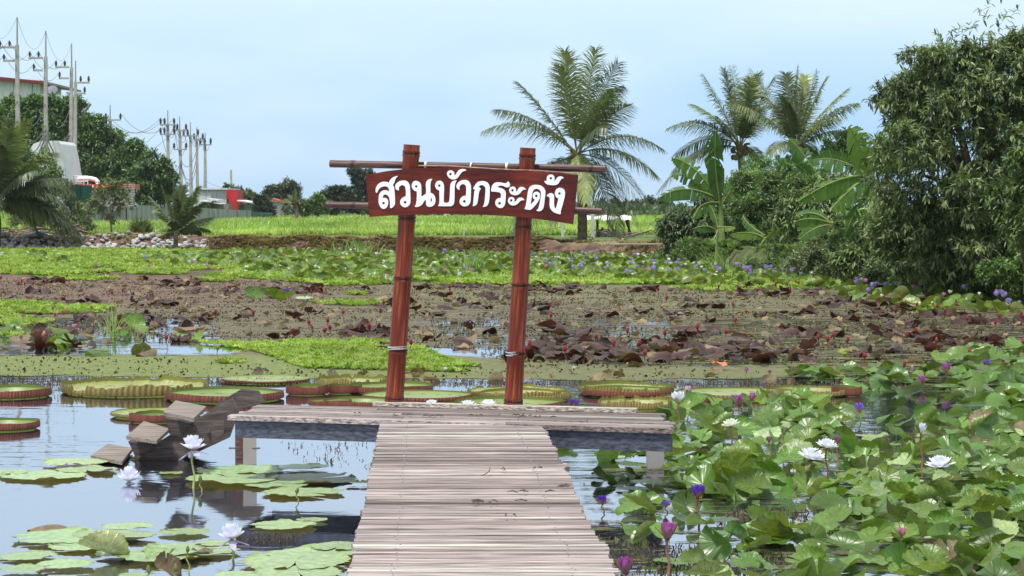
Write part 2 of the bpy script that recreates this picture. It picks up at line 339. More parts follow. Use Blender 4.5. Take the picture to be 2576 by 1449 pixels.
# one little rosette: 6 spoon leaves
rv, rq = [], []
for i in range(6):
    a0 = i*math.pi/3; ca, sa = math.cos(a0), math.sin(a0); k = len(rv)
    for (r_, t_, z_) in ((.1, 0, 0), (.75, -.42, .18), (1.1, 0, .45), (.75, .42, .18)):
        rv.append((r_*ca-t_*sa, r_*sa+t_*ca, z_))
    rq.append((k, k+1, k+2, k+3))
rv = np.array(rv)
for poly, sz, dens in PATCH:
    n = min(int(poly_area(poly)*dens), 60000)
    p = scatter_poly(poly, n); keep = vnoise(p[:, 0], p[:, 1], 1.3, 21) > (.33 if sz > .10 else .2 if sz > .06 else .1); p = p[keep]; n = len(p)
    th = rng.uniform(0, 6.3, n); s = sz*rng.uniform(.55, 1.15, n); R = np.zeros((n, 3, 3))
    R[:, 0, 0] = np.cos(th)*s; R[:, 0, 1] = -np.sin(th)*s; R[:, 1, 0] = np.sin(th)*s; R[:, 1, 1] = np.cos(th)*s; R[:, 2, 2] = s*1.3
    R[:, 2, 0] = rng.normal(0, .25, n)*s; R[:, 2, 1] = rng.normal(0, .25, n)*s
    v = rng.uniform(.75, 1.2, n)[:, None]; y = rng.uniform(0, 1, n)[:, None]
    col = (np.array([.16, .28, .04])*(1-y)+np.array([.30, .36, .08])*y)*v
    b.stamp(rv, rq, None, R, np.column_stack([p, np.full(n, .012)+s*.2]), col)
tag(b.build('water_lettuce', M['grass']), 'bright yellow-green carpet of tiny floating water plants on the pond', 'water plants', kind='stuff')
# ------------------------------------------------------------------ rice field
tv = []; tq = []
for i in range(5):
    a0 = random.uniform(0, 6.28); ln = random.uniform(.5, .8); lean = random.uniform(.1, .35); w0 = .03; k = len(tv)
    dx, dy = math.cos(a0), math.sin(a0); ox, oy = random.uniform(-.1, .1), random.uniform(-.1, .1)
    for (t_, w_) in ((0, w0), (.6, w0), (1., .004)):
        for s_ in (-1, 1):
            tv.append((ox+dx*lean*t_*t_-dy*w_*s_, oy+dy*lean*t_*t_+dx*w_*s_, ln*t_*(1-.15*t_)))
    tq += [(k, k+1, k+3, k+2), (k+2, k+3, k+5, k+4)]
n = 95000
u = rng.random(n); yy = 117+(250-117)*u**1.15; xx = rng.uniform(-1, 1, n)*.223*yy
px = CX+F*xx/yy; keep = (px < 1760) & (px > -60) & (yy > shore_d(px)+8+2*vnoise(xx, yy, 2, 31)); xx = xx[keep]; yy = yy[keep]; n = len(xx)
R = np.zeros((n, 3, 3)); th = rng.uniform(0, 6.3, n); s = rng.uniform(.8, 1.25, n)*np.interp(yy, [117, 250], [.9, 1.5])
hh = rng.uniform(.8, 1.15, n)*(.8+.4*vnoise(xx, yy, 5, 33))
R[:, 0, 0] = np.cos(th)*s; R[:, 0, 1] = -np.sin(th)*s; R[:, 1, 0] = np.sin(th)*s; R[:, 1, 1] = np.cos(th)*s; R[:, 2, 2] = hh
v = (.75+.5*vnoise(xx, yy, 3.5, 35))[:, None]*rng.uniform(.8, 1.2, (n, 1))
yl = np.clip(vnoise(xx, yy*.4, 4, 36)+rng.uniform(-.3, .3, n), 0, 1)[:, None]
col = (np.array([.16, .28, .05])*(1-yl)+np.array([.33, .42, .11])*yl)*v
b = MB(); b.stamp(np.array(tv), tq, None, R, np.column_stack([xx, yy, np.full(n, .3)]), col)
tag(b.build('rice_field', M['grass']), 'bright green rice field beyond the far bank', 'grass', kind='stuff')
# dry grass fringe and tufts on the bank
def tufts(name, pts, h0, colA, colB, label, spread=1.0, kind='stuff', wid=1.0, mat='grass'):
    n = len(pts); R = np.zeros((n, 3, 3)); th = rng.uniform(0, 6.3, n); s = rng.uniform(.6, 1.2, n)*spread
    R[:, 0, 0] = np.cos(th)*s*wid; R[:, 0, 1] = -np.sin(th)*s*wid; R[:, 1, 0] = np.sin(th)*s*wid; R[:, 1, 1] = np.cos(th)*s*wid; R[:, 2, 2] = rng.uniform(.5, 1.2, n)*h0/.65
    y = rng.random((n, 1)); col = np.array(colA)*(1-y)+np.array(colB)*y
    b = MB(); b.stamp(np.array(tv), tq, None, R, pts, col*rng.uniform(.7, 1.3, (n, 1)))
    return tag(b.build(name, M[mat]), label, 'grass', kind=kind)
def bank_pts(n, x0, x1, d0, d1, seed=0):
    px = rng.uniform(x0, x1, n); dd = rng.uniform(d0, d1, n); y = shore_d(px)+dd; x = (px-CX)/F*y
    k = (vnoise(x, y, 1.8, 40+seed) > .42) & ((px < 1470) | (px > 1625) | (rng.random(n) < .25)); x = x[k]; y = y[k]
    return np.column_stack([x, y, land_h(x, y)-.03])
tufts('dry_grass', bank_pts(2600, -60, 1640, 1.3, 9), .16, (.26, .19, .10), (.22, .26, .07), 'low dry grass on top of the far bank', 1.2)
tufts('bank_grass', bank_pts(4200, 530, 1640, .1, 3.2, 5), .15, (.27, .19, .145), (.21, .17, .11), 'rooty dry grass hanging on the dirt bank', 1.0)
tufts('green_grass', np.vstack([bank_pts(5000, 1640, 2650, -.2, 4, 6), bank_pts(5000, 1640, 2650, 0, 3, 9)]), .22, (.07, .12, .04), (.15, .22, .07), 'green weeds along the right bank of the pond', .8)
tufts('bank_grass', np.vstack([bank_pts(3500, 530, 1700, .0, 4, 12), bank_pts(3500, 530, 1700, .0, 4, 17)]), .16, (.28, .19, .145), (.24, .19, .12), 'short matted brown grass over the dirt bank', 1.0)
# ------------------------------------------------------------------ white rubble rocks on the left bank
RK = []
for k in range(6):
    me = bpy.data.meshes.new('rock'); import bmesh
    bm = bmesh.new(); bmesh.ops.create_icosphere(bm, subdivisions=2, radius=1)
    sh = Vector((random.uniform(.8, 1.3), random.uniform(.7, 1.1), random.uniform(.55, .8)))
    cuts = [Vector(rand_dir(1)[0]) for _ in range(9)]
    for v in bm.verts:
        for c_ in cuts:
            d_ = v.co.dot(c_)-.72
            if d_ > 0: v.co -= c_*d_
        v.co = Vector((v.co.x*sh.x, v.co.y*sh.y, v.co.z*sh.z))
    bm.to_mesh(me); bm.free()
    ca = me.color_attributes.new('Col', 'FLOAT_COLOR', 'POINT')
    c_ = random.choice([(.40, .38, .37), (.50, .485, .48), (.34, .31, .30)])
    for d_ in ca.data: d_.color = (*c_, 1)
    me.materials.append(M['rock']); RK.append(me)
nr = 0
for i in range(290):
    px = random.uniform(-10, 524); dd = random.triangular(-.2, 1.9, .7)
    if 200 < px < 330 and random.random() < .3: continue
    y = shore_d(px)+dd; x = (px-CX)/F*y; s = random.uniform(.09, .18)
    o = bpy.data.objects.new('rock', RK[i % 6]); z = land_h(np.array([x]), np.array([y]))[0]
    o.location = (x, y, max(z, 0)+s*.35+random.uniform(0, .1)); o.scale = (s, s, s); o.rotation_euler = (random.uniform(-.5, .5), random.uniform(-.5, .5), random.uniform(0, 6.28))
    link(o); tag(o, 'pale grey-white rubble rock piled along the left part of the far bank', 'rock', 'white rocks piled along the far bank'); nr += 1
# ------------------------------------------------------------------ boardwalk, platform, stairs, sign
DK = .5
def lerp(a, b, t): return a+(b-a)*t
bl, tl, br_, tr_ = G(877, 1449, DK), G(955, 1063, DK), G(1553, 1449, DK), G(1364, 1066, DK)
def wood_col(kind=0):
    r = random.random(); v = random.uniform(.58, .98)
    if r < .40: c = (.34, .28, .265)
    elif r < .70: c = (.25, .195, .185)
    elif r < .87: c = (.42, .375, .34)
    else: c = (.16, .13, .12)
    return tuple(x*v for x in c)
def plank(b, A, B, C_, D_, z, th, col):
    """quad plank A,B (front left,right) C_,D_ (back right,left) with top z"""
    v = [(p[0], p[1], z) for p in (A, B, C_, D_)]+[(p[0], p[1], z-th) for p in (A, B, C_, D_)]
    b.add(v, [(0, 1, 2, 3), (7, 6, 5, 4), (0, 4, 5, 1), (1, 5, 6, 2), (2, 6, 7, 3), (3, 7, 4, 0)], col=col)
ld = (tl-bl)/(tl.y-bl.y); rd = (tr_-br_)/(tr_.y-br_.y)
def Ledge(y): return bl.x+ld.x*(y-bl.y)
def Redge(y): return br_.x+rd.x*(y-br_.y)
b = MB(); y = -2.0; yend = tl.y; jl = jr = 0; sc_b = MB()
while y < yend:
    wd = random.choice([.075, .09, .11, .13]); wd = min(wd, yend-y)
    jl = jl*.5+random.gauss(0, .006); jr = jr*.5+random.gauss(0, .009)
    sk = random.gauss(0, .006); zz = DK+random.gauss(0, .002)
    x0, x1 = Ledge(y)+jl, Redge(y)+jr; g = .010; tilt = -(tr_.y-tl.y)*0
    # each board is sawn in two or three weathered strips sharing its length
    plank(b, (x0, y+g/2), (x1, y+g/2+sk), (x1+random.gauss(0, .004), y+wd-g/2+sk), (x0+random.gauss(0, .004), y+wd-g/2), zz, .03, wood_col())
    for f in (.17, .84):
        for q in (.3, .7):
            xx = lerp(x0, x1, f)+random.gauss(0, .006); sc_b.tube([(xx, y+wd*q, zz-.002), (xx, y+wd*q, zz+.0025)], .0042, 6, col=(.32, .31, .32))
    y += wd
bw = empty('boardwalk', (-.2, 10, 0), 'weathered grey plank boardwalk running from the viewer to the platform', 'boardwalk')
def par(o, p):
    o.parent = p; o.matrix_parent_inverse = Matrix.Translation(-p.location); return o
b.V+=sc_b.V; b.K+=sc_b.K; b.U+=sc_b.U; b.Q+=[q+b.n for q in sc_b.Q]; b.T+=[q+b.n for q in sc_b.T]; b.n+=sc_b.n
par(b.build('decking', M['wood']), bw)
b = MB()
for f in (.12, .88):
    p = [(lerp(Ledge(q), Redge(q), f), q) for q in (-2, yend)]
    a_ = np.array(p[0]); c_ = np.array(p[1]); mid = (a_+c_)/2; L_ = np.linalg.norm(c_-a_)
    par(MB().box((mid[0], mid[1], DK-.03-.075), (.06, L_, .14), rz=-math.atan2(c_[0]-a_[0], c_[1]-a_[1]), col=(.09, .085, .09)).build('joist', M['beam']), bw)
for q in (-1.5, 2, 5.5, 9, 12.5, 15.8):
    for f in (.12, .88):
        par(MB().box((lerp(Ledge(q), Redge(q), f)+.075*(1 if f < .5 else -1), q, .0), (.09, .09, .88), col=(.2, .18, .17)).build('support_post', M['beam']), bw)
# platform (crosswise at the end): planks run lengthwise
FL, FR = G(575, 1049, DK), G(1696, 1083, DK); BL, BR = G(664, 1021, DK), G(1658, 1043, DK)
pf = empty('platform', (-.5, 18, 0), 'wide plank platform across the end of the boardwalk on dark beams', 'platform')
b = MB(); nP = 7
for i in range(nP):
    t0, t1 = i/nP, (i+1)/nP
    segs = [0, random.uniform(.3, .45), 1] if i % 2 else [0, random.uniform(.6, .7), 1]
    for s0, s1 in zip(segs[:-1], segs[1:]):
        A = lerp(lerp(FL, BL, t0+.006), lerp(FR, BR, t0+.006), s0+.0007); B_ = lerp(lerp(FL, BL, t0+.006), lerp(FR, BR, t0+.006), s1-.0007)
        C_ = lerp(lerp(FL, BL, t1-.006), lerp(FR, BR, t1-.006), s1-.0007); D_ = lerp(lerp(FL, BL, t1-.006), lerp(FR, BR, t1-.006), s0+.0007)
        e0 = random.gauss(0, .015) if s0 == 0 else 0; e1 = random.gauss(0, .02) if s1 == 1 else 0
        c_ = wood_col(); c_ = tuple(x*(.75 if i != 0 else 1) for x in c_)
        plank(b, (A.x+e0, A.y), (B_.x+e1, B_.y), (C_.x+e1, C_.y), (D_.x+e0, D_.y), DK+.012+random.gauss(0, .002), .035, c_)
# raised edge board at the back between the posts
A, B_ = G(960, 1017, DK+.03), G(1600, 1034, DK+.03)
v_ = (BL-FL).normalized()*.11
plank(b, (A.x-.07, A.y), (B_.x, B_.y), (B_.x+v_.x, B_.y+v_.y), (A.x-.07+v_.x, A.y+v_.y), DK+.045, .03, (.40, .35, .31))
par(b.build('decking', M['wood']), pf)
dirn = (FR-FL).normalized(); nrm = Vector((dirn.y, -dirn.x, 0))
def fascia(pA, pB, off, z1, z0, th, name='beam'):
    a = pA-nrm*off; c = pB-nrm*off; mid = (a+c)/2
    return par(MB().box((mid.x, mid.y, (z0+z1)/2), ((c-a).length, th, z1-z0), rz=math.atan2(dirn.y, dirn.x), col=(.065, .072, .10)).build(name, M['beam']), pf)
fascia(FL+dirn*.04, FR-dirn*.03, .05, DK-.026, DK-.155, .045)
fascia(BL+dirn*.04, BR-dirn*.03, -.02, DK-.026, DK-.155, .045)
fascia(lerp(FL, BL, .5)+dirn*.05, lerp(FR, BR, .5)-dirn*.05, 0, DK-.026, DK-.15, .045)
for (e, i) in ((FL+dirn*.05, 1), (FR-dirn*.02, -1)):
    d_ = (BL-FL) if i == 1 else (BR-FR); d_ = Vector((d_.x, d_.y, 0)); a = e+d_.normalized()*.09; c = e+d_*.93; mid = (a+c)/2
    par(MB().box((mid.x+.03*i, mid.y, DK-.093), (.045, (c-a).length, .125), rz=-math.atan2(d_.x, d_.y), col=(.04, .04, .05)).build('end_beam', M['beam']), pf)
def post_at(px0, px1, pyb, col=(.36, .34, .32)):
    q = G((px0+px1)/2, pyb, 0); w_ = (px1-px0)*mpp(q.y)
    o = MB().box((q.x, q.y+.05, -.02), (w_, .12, 2*(DK-.16)+.04-.0), rz=.15, col=col).build('support_post', M['concrete']); par(o, pf); return q
q = post_at(609, 643, 1168)
par(MB().box((q.x-.085, q.y+.04, -.02), (.055, .1, .68), rz=.15, col=(.13, .07, .06)).build('support_post', M['beam']), pf)
par(MB().tube([(q.x-.16, q.y, .13), (q.x+.09, q.y, .13)], .008, 6, col=(.1, .08, .07)).build('bolt', M['dark']), pf)
post_at(1630, 1668, 1180, (.30, .28, .28)); 
for s_, t_ in ((.44, .3), (.6, .3), (.44, .85), (.6, .85)):
    q = lerp(lerp(FL, BL, t_), lerp(FR, BR, t_), s_); par(MB().box((q.x, q.y, -.02), (.1, .1, .68), rz=.1, col=(.12, .11, .11)).build('support_post', M['beam']), pf)
# stairs going down into the water at the left end
st = empty('wooden_steps', G(480, 1150, 0), 'dark weathered wooden steps going down into the water at the left end of the platform', 'steps')
stw = (.105, .085, .078)
def Fp(px, py, base=G(460, 1156, 0)):      # front stringer plane: vertical plane facing the viewer, slightly turned
    r = ray(px, py); n_ = Vector((.06, -1, 0)); p0 = base; t = (p0-Vector((0, 0, H))).dot(n_)/r.dot(n_); return Vector((0, 0, H))+r*t
def Rp(px, py): return Fp(px, py, G(430, 1140, 0)+Vector((0, 0, 0)))
pts = [(318, 1160), (583, 1001), (600, 1034), (566, 1037), (560, 1092), (452, 1160)]
f3 = [Fp(*p) for p in pts]
def slab(poly3, ext, col, name, mat, parent):
    b = MB(); n = len(poly3); v = [tuple(p) for p in poly3]+[tuple(p+ext) for p in poly3]
    import mathutils.geometry as mg
    tri = mg.tessellate_polygon([poly3]); T = [tuple(t) for t in tri]+[(t[2]+n, t[1]+n, t[0]+n) for t in tri]
    b.add(v, [(i, (i+1) % n, n+(i+1) % n, n+i) for i in range(n)], T, col)
    o = b.build(name, mat); return par(o, parent)
slab(f3, Vector((.0, .06, 0)), stw, 'stringer', M['beam'], st)
slab([p+Vector((.02, .30, 0)) for p in [Fp(*p) for p in [(455, 1100), (530, 1022), (592, 985), (634, 991), (650, 1020), (625, 1027), (586, 1037), (560, 1110), (430, 1170), (340, 1170)]]], Vector((0, .06, 0)), tuple(x*.9 for x in stw), 'stringer', M['beam'], st)
zt = (.47, .25, .045)
tr4 = [[(411, 1036), (487, 1052), (519, 1022), (442, 1007)], [(318, 1097), (394, 1108), (427, 1078), (362, 1059)], [(228, 1146), (307, 1161), (334, 1127), (272, 1116)]]
for z_, q4 in zip(zt, tr4):
    p3 = [G(px, py, z_) for px, py in q4]
    o = slab(p3, Vector((0, 0, -.028)), (.20, .165, .145), 'tread', M['wood'], st)
for z_, q4, wq in ((.41, tr4[0], [(415, 1050), (487, 1066), (455, 1098), (428, 1093)]), (.2, tr4[1], [(323, 1110), (392, 1122), (345, 1158), (333, 1130)])):
    p3 = [Fp(*p)+Vector((0, .0, 0)) for p in wq]
    o = slab([p+Vector((0, -.02, 0)) for p in p3], Vector((0, .5, 0)), tuple(x*.7 for x in stw), 'riser', M['beam'], st)
for px, py in ((489, 1077), (525, 1085), (442, 1140)):
    p = Fp(px, py); par(MB().tube([p+Vector((0, -.03, 0)), p+Vector((0, .02, 0))], .014, 8, col=(.12, .08, .06)).build('bolt', M['dark']), st)
# sign
LB, RB = G(991, 1021, DK+.01), G(1290, 1028, DK+.01)
sdn = (RB-LB).normalized(); snr = Vector((sdn.y, -sdn.x, 0)).normalized()
def S(px, py, off=0.0):
    r = ray(px, py); n_ = snr; p0 = LB+snr*off; t = (p0-Vector((0, 0, H))).dot(n_)/r.dot(n_); return Vector((0, 0, H))+r*t
def bamboo_mat(name, c1, c2, c3):
    m, t, o = newmat(name); L = t.links.new
    tc = nd(t, 'TexCoord'); mp = nd(t, 'Mapping'); mp.inputs['Scale'].default_value = (40, 40, 1.6); L(tc.outputs['Object'], mp.inputs[0])
    a = nd(t, 'TexNoise'); a.inputs['Scale'].default_value = 1.6; a.inputs['Detail'].default_value = 7; a.inputs['Roughness'].default_value = .65; L(mp.outputs[0], a.inputs['Vector'])
    r = nd(t, 'ValToRGB'); e = r.color_ramp.elements; e[0].position = .36; e[0].color = (*c1, 1); e[1].position = .74; e[1].color = (*c3, 1); k = e.new(.52); k.color = (*c2, 1)
    L(a.outputs[0], r.inputs[0]); at = nd(t, 'Attribute', attribute_name='Col'); v = nd(t, 'VectorMath', operation='MULTIPLY'); L(r.outputs[0], v.inputs[0]); L(at.outputs['Color'], v.inputs[1])
    p = nd(t, 'BsdfPrincipled'); p.inputs['Roughness'].default_value = .4; p.inputs['Specular IOR Level'].default_value = .28; L(v.outputs[0], p.inputs['Base Color'])
    bu = nd(t, 'Bump'); bu.inputs['Distance'].default_value = .003; L(a.outputs[0], bu.inputs['Height']); L(bu.outputs[0], p.inputs['Normal']); L(p.outputs[0], o.inputs[0]); return m
M['bamboo'] = bamboo_mat('varnished_bamboo', (.075, .010, .006), (.16, .026, .010), (.42, .13, .045))
M['bamboo_dark'] = bamboo_mat('dark_bamboo', (.04, .02, .018), (.095, .045, .038), (.25, .15, .12))
sg = empty('garden_sign', (LB+RB)/2, 'red-brown wooden board with white carved Thai lettering held up by two bamboo posts', 'sign')
def bamboo(a, c, r0, r1, nodes, name, mat, hollow=True, seg=20):
    """local mesh along +Z, then placed: keeps the streaks running along the pole"""
    ax = c-a; Ln = ax.length; zs = [0]; 
    for nf in nodes: zs += [nf*Ln-.03, nf*Ln-.008, nf*Ln, nf*Ln+.008, nf*Ln+.03]
    zs += [Ln]; zs = sorted(z for z in zs if 0 <= z <= Ln); V = []; K = []
    for z in zs:
        r = r0+(r1-r0)*z/Ln; dk = 1.0
        for nf in nodes:
            dz = abs(z-nf*Ln)
            if dz < .002: r *= .97; dk = .2
            elif dz < .012: r *= 1.11; dk = .5
        V.append((0, 0, z, r)); K.append((dk, dk, dk))
    b = MB(); n = len(V); th = np.arange(seg)*2*math.pi/seg
    P = np.array([[(r*math.cos(t), r*math.sin(t), z) for t in th] for (_, _, z, r) in V]).reshape(-1, 3)
    Q = [(i*seg+j, i*seg+(j+1) % seg, (i+1)*seg+(j+1) % seg, (i+1)*seg+j) for i in range(n-1) for j in range(seg)]
    b.add(P, Q, col=np.repeat(np.array(K), seg, axis=0))
    # rim and hollow inside at the top, closed bottom
    R1 = V[-1][3]; th2 = [(R1*math.cos(t), R1*math.sin(t), Ln) for t in th]+[(R1*.8*math.cos(t), R1*.8*math.sin(t), Ln) for t in th]+[(R1*.8*math.cos(t), R1*.8*math.sin(t), Ln-.06) for t in th]
    b.add(th2, [(j, (j+1) % seg, seg+(j+1) % seg, seg+j) for j in range(seg)]+[(seg+j, seg+(j+1) % seg, 2*seg+(j+1) % seg, 2*seg+j) for j in range(seg)], [(2*seg, 2*seg+j, 2*seg+j+1) for j in range(1, seg-1)], col=(1.6, 1.6, 1.6))
    R0 = V[0][3]; b.add([(R0*math.cos(t), R0*math.sin(t), 0) for t in th], None, [(0, j+1, j) for j in range(1, seg-1)], col=(.8, .8, .8))
    o = b.build(name, mat, smooth=True); o.rotation_mode = 'QUATERNION'; o.rotation_quaternion = ax.to_track_quat('Z', 'Y'); o.location = a
    # sharp ends
    par_loc = sg.location; o.parent = sg; o.matrix_parent_inverse = Matrix.Translation(-par_loc); return o
Yp = LB.y
bamboo(LB+Vector((0, 0, -.01)), S(1036, 364), 23*mpp(Yp), 20.5*mpp(Yp), [.03, .215, .49, .72, .965], 'post', M['bamboo'])
bamboo(RB+Vector((0, 0, -.01)), S(1328, 372), 22.5*mpp(Yp), 19.5*mpp(Yp), [.03, .215, .475, .70, .965], 'post', M['bamboo'])
bo = .085
bamboo(S(831, 412, -.10), S(1524, 425, -.10), 9.5*mpp(Yp), 9.3*mpp(Yp), [.085, .31, .52, .70, .95], 'crossbar', M['bamboo_dark'], seg=14)
bamboo(S(822, 515, -.10), S(1515, 531, -.10), 8.5*mpp(Yp), 8.3*mpp(Yp), [.1, .35, .6, .9], 'crossbar', M['bamboo_dark'], seg=14)
b = MB()
for px in (1058+14, 1187, 1276):
    a = S(px-2.6, 417+(px-1100)*.014, -.10); c = S(px+2.6, 417+(px-1100)*.014, -.10); b.tube([a, c], 9.9*mpp(Yp), 14, col=(.75, .75, .72))
par(b.build('tape', M['paint']), sg)
def wire(pxc, pyc, rad, lines, col):
    b = MB()
    for i, (dy, tilt) in enumerate(lines):
        c = S(pxc, pyc+dy); pts = []
        for k in range(25):
            a = k*2*math.pi/24; v = sdn*math.cos(a)*rad+snr*math.sin(a)*rad; pts.append(c+v+Vector((0, 0, tilt*math.cos(a))))
        b.tube(pts, .0028, 5, col=col, cap=False)
    par(b.build('wire_tie', M['paint']), sg)
wire(1000, 875, 23.5*mpp(Yp), [(-3, .002), (0, -.003), (3, .004), (5, -.004)], (.55, .55, .56))
wire(1296, 889, 23*mpp(Yp), [(-4, .006), (-1, -.005), (2, .009), (5, 0)], (.55, .55, .56))
wire(992, 1003, 24*mpp(Yp), [(-3, .002), (2, -.002), (4, .002)], (.12, .06, .05))
wire(1292, 1011, 23.5*mpp(Yp), [(-3, .002), (2, -.002)], (.12, .06, .05))
# the board: outline with arched edges
top = [(920, 439), (942, 436.5), (966, 431.5), (992, 428), (1018, 425.5), (1053, 422.5), (1122, 421.5), (1180, 424), (1237, 427.5), (1300, 430), (1352, 432), (1400, 435), (1453, 440)]
bot = [(1440, 564), (1396, 557), (1352, 551), (1310, 546.5), (1266, 543), (1223, 540.5), (1180, 539), (1137, 538), (1093, 538.5), (1050, 539.5), (1007, 541), (968, 543), (929, 546)]
import mathutils.geometry as mg
def board_face(off): return [S(px, py, off) for px, py in top+bot]
fr = board_face(bo+.03); ext = -snr*.03
m_, t_, o_ = newmat('board_paint'); L_ = t_.links.new
tc_ = nd(t_, 'TexCoord'); mp_ = nd(t_, 'Mapping'); mp_.inputs['Scale'].default_value = (1.2, 1.2, 14); L_(tc_.outputs['Object'], mp_.inputs[0])
nz_ = nd(t_, 'TexNoise'); nz_.inputs['Scale'].default_value = 2.2; nz_.inputs['Detail'].default_value = 8; nz_.inputs['Roughness'].default_value = .6; nz_.inputs['Distortion'].default_value = .4; L_(mp_.outputs[0], nz_.inputs['Vector'])
nb_ = nd(t_, 'TexNoise'); nb_.inputs['Scale'].default_value = 3.5; nb_.inputs['Detail'].default_value = 3; L_(tc_.outputs['Object'], nb_.inputs['Vector'])
ad_ = nd(t_, 'Math', operation='ADD'); L_(nz_.outputs[0], ad_.inputs[0]); L_(nb_.outputs[0], ad_.inputs[1])
hf_ = nd(t_, 'Math', operation='MULTIPLY'); hf_.inputs[1].default_value = .5; L_(ad_.outputs[0], hf_.inputs[0])
r_ = nd(t_, 'ValToRGB'); e_ = r_.color_ramp.elements; e_[0].position = .36; e_[0].color = (.045, .009, .008, 1); e_[1].position = .66; e_[1].color = (.155, .026, .014, 1); k_ = e_.new(.5); k_.color = (.085, .013, .010, 1); k_ = e_.new(.74); k_.color = (.24, .07, .045, 1)
L_(hf_.outputs[0], r_.inputs[0]); p_ = nd(t_, 'BsdfPrincipled'); p_.inputs['Roughness'].default_value = .5; p_.inputs['Specular IOR Level'].default_value = .18; L_(r_.outputs[0], p_.inputs['Base Color'])
bu_ = nd(t_, 'Bump'); bu_.inputs['Distance'].default_value = .004; L_(nz_.outputs[0], bu_.inputs['Height']); L_(bu_.outputs[0], p_.inputs['Normal']); L_(p_.outputs[0], o_.inputs[0]); M['board'] = m_
board = slab(fr, ext, (1, 1, 1), 'board', M['board'], sg)
# split bamboo strip and raw edge along the top of the board
b = MB(); tt = [S(px, py-2.2, bo+.012) for px, py in [(1053, 419), (1122, 419.5), (1180, 423), (1237, 427), (1300, 430), (1352, 431.5), (1453, 439)]]
b.tube(tt, .007, 6, col=(.30, .17, .13)); par(b.build('edge_strip', M['beam']), sg)
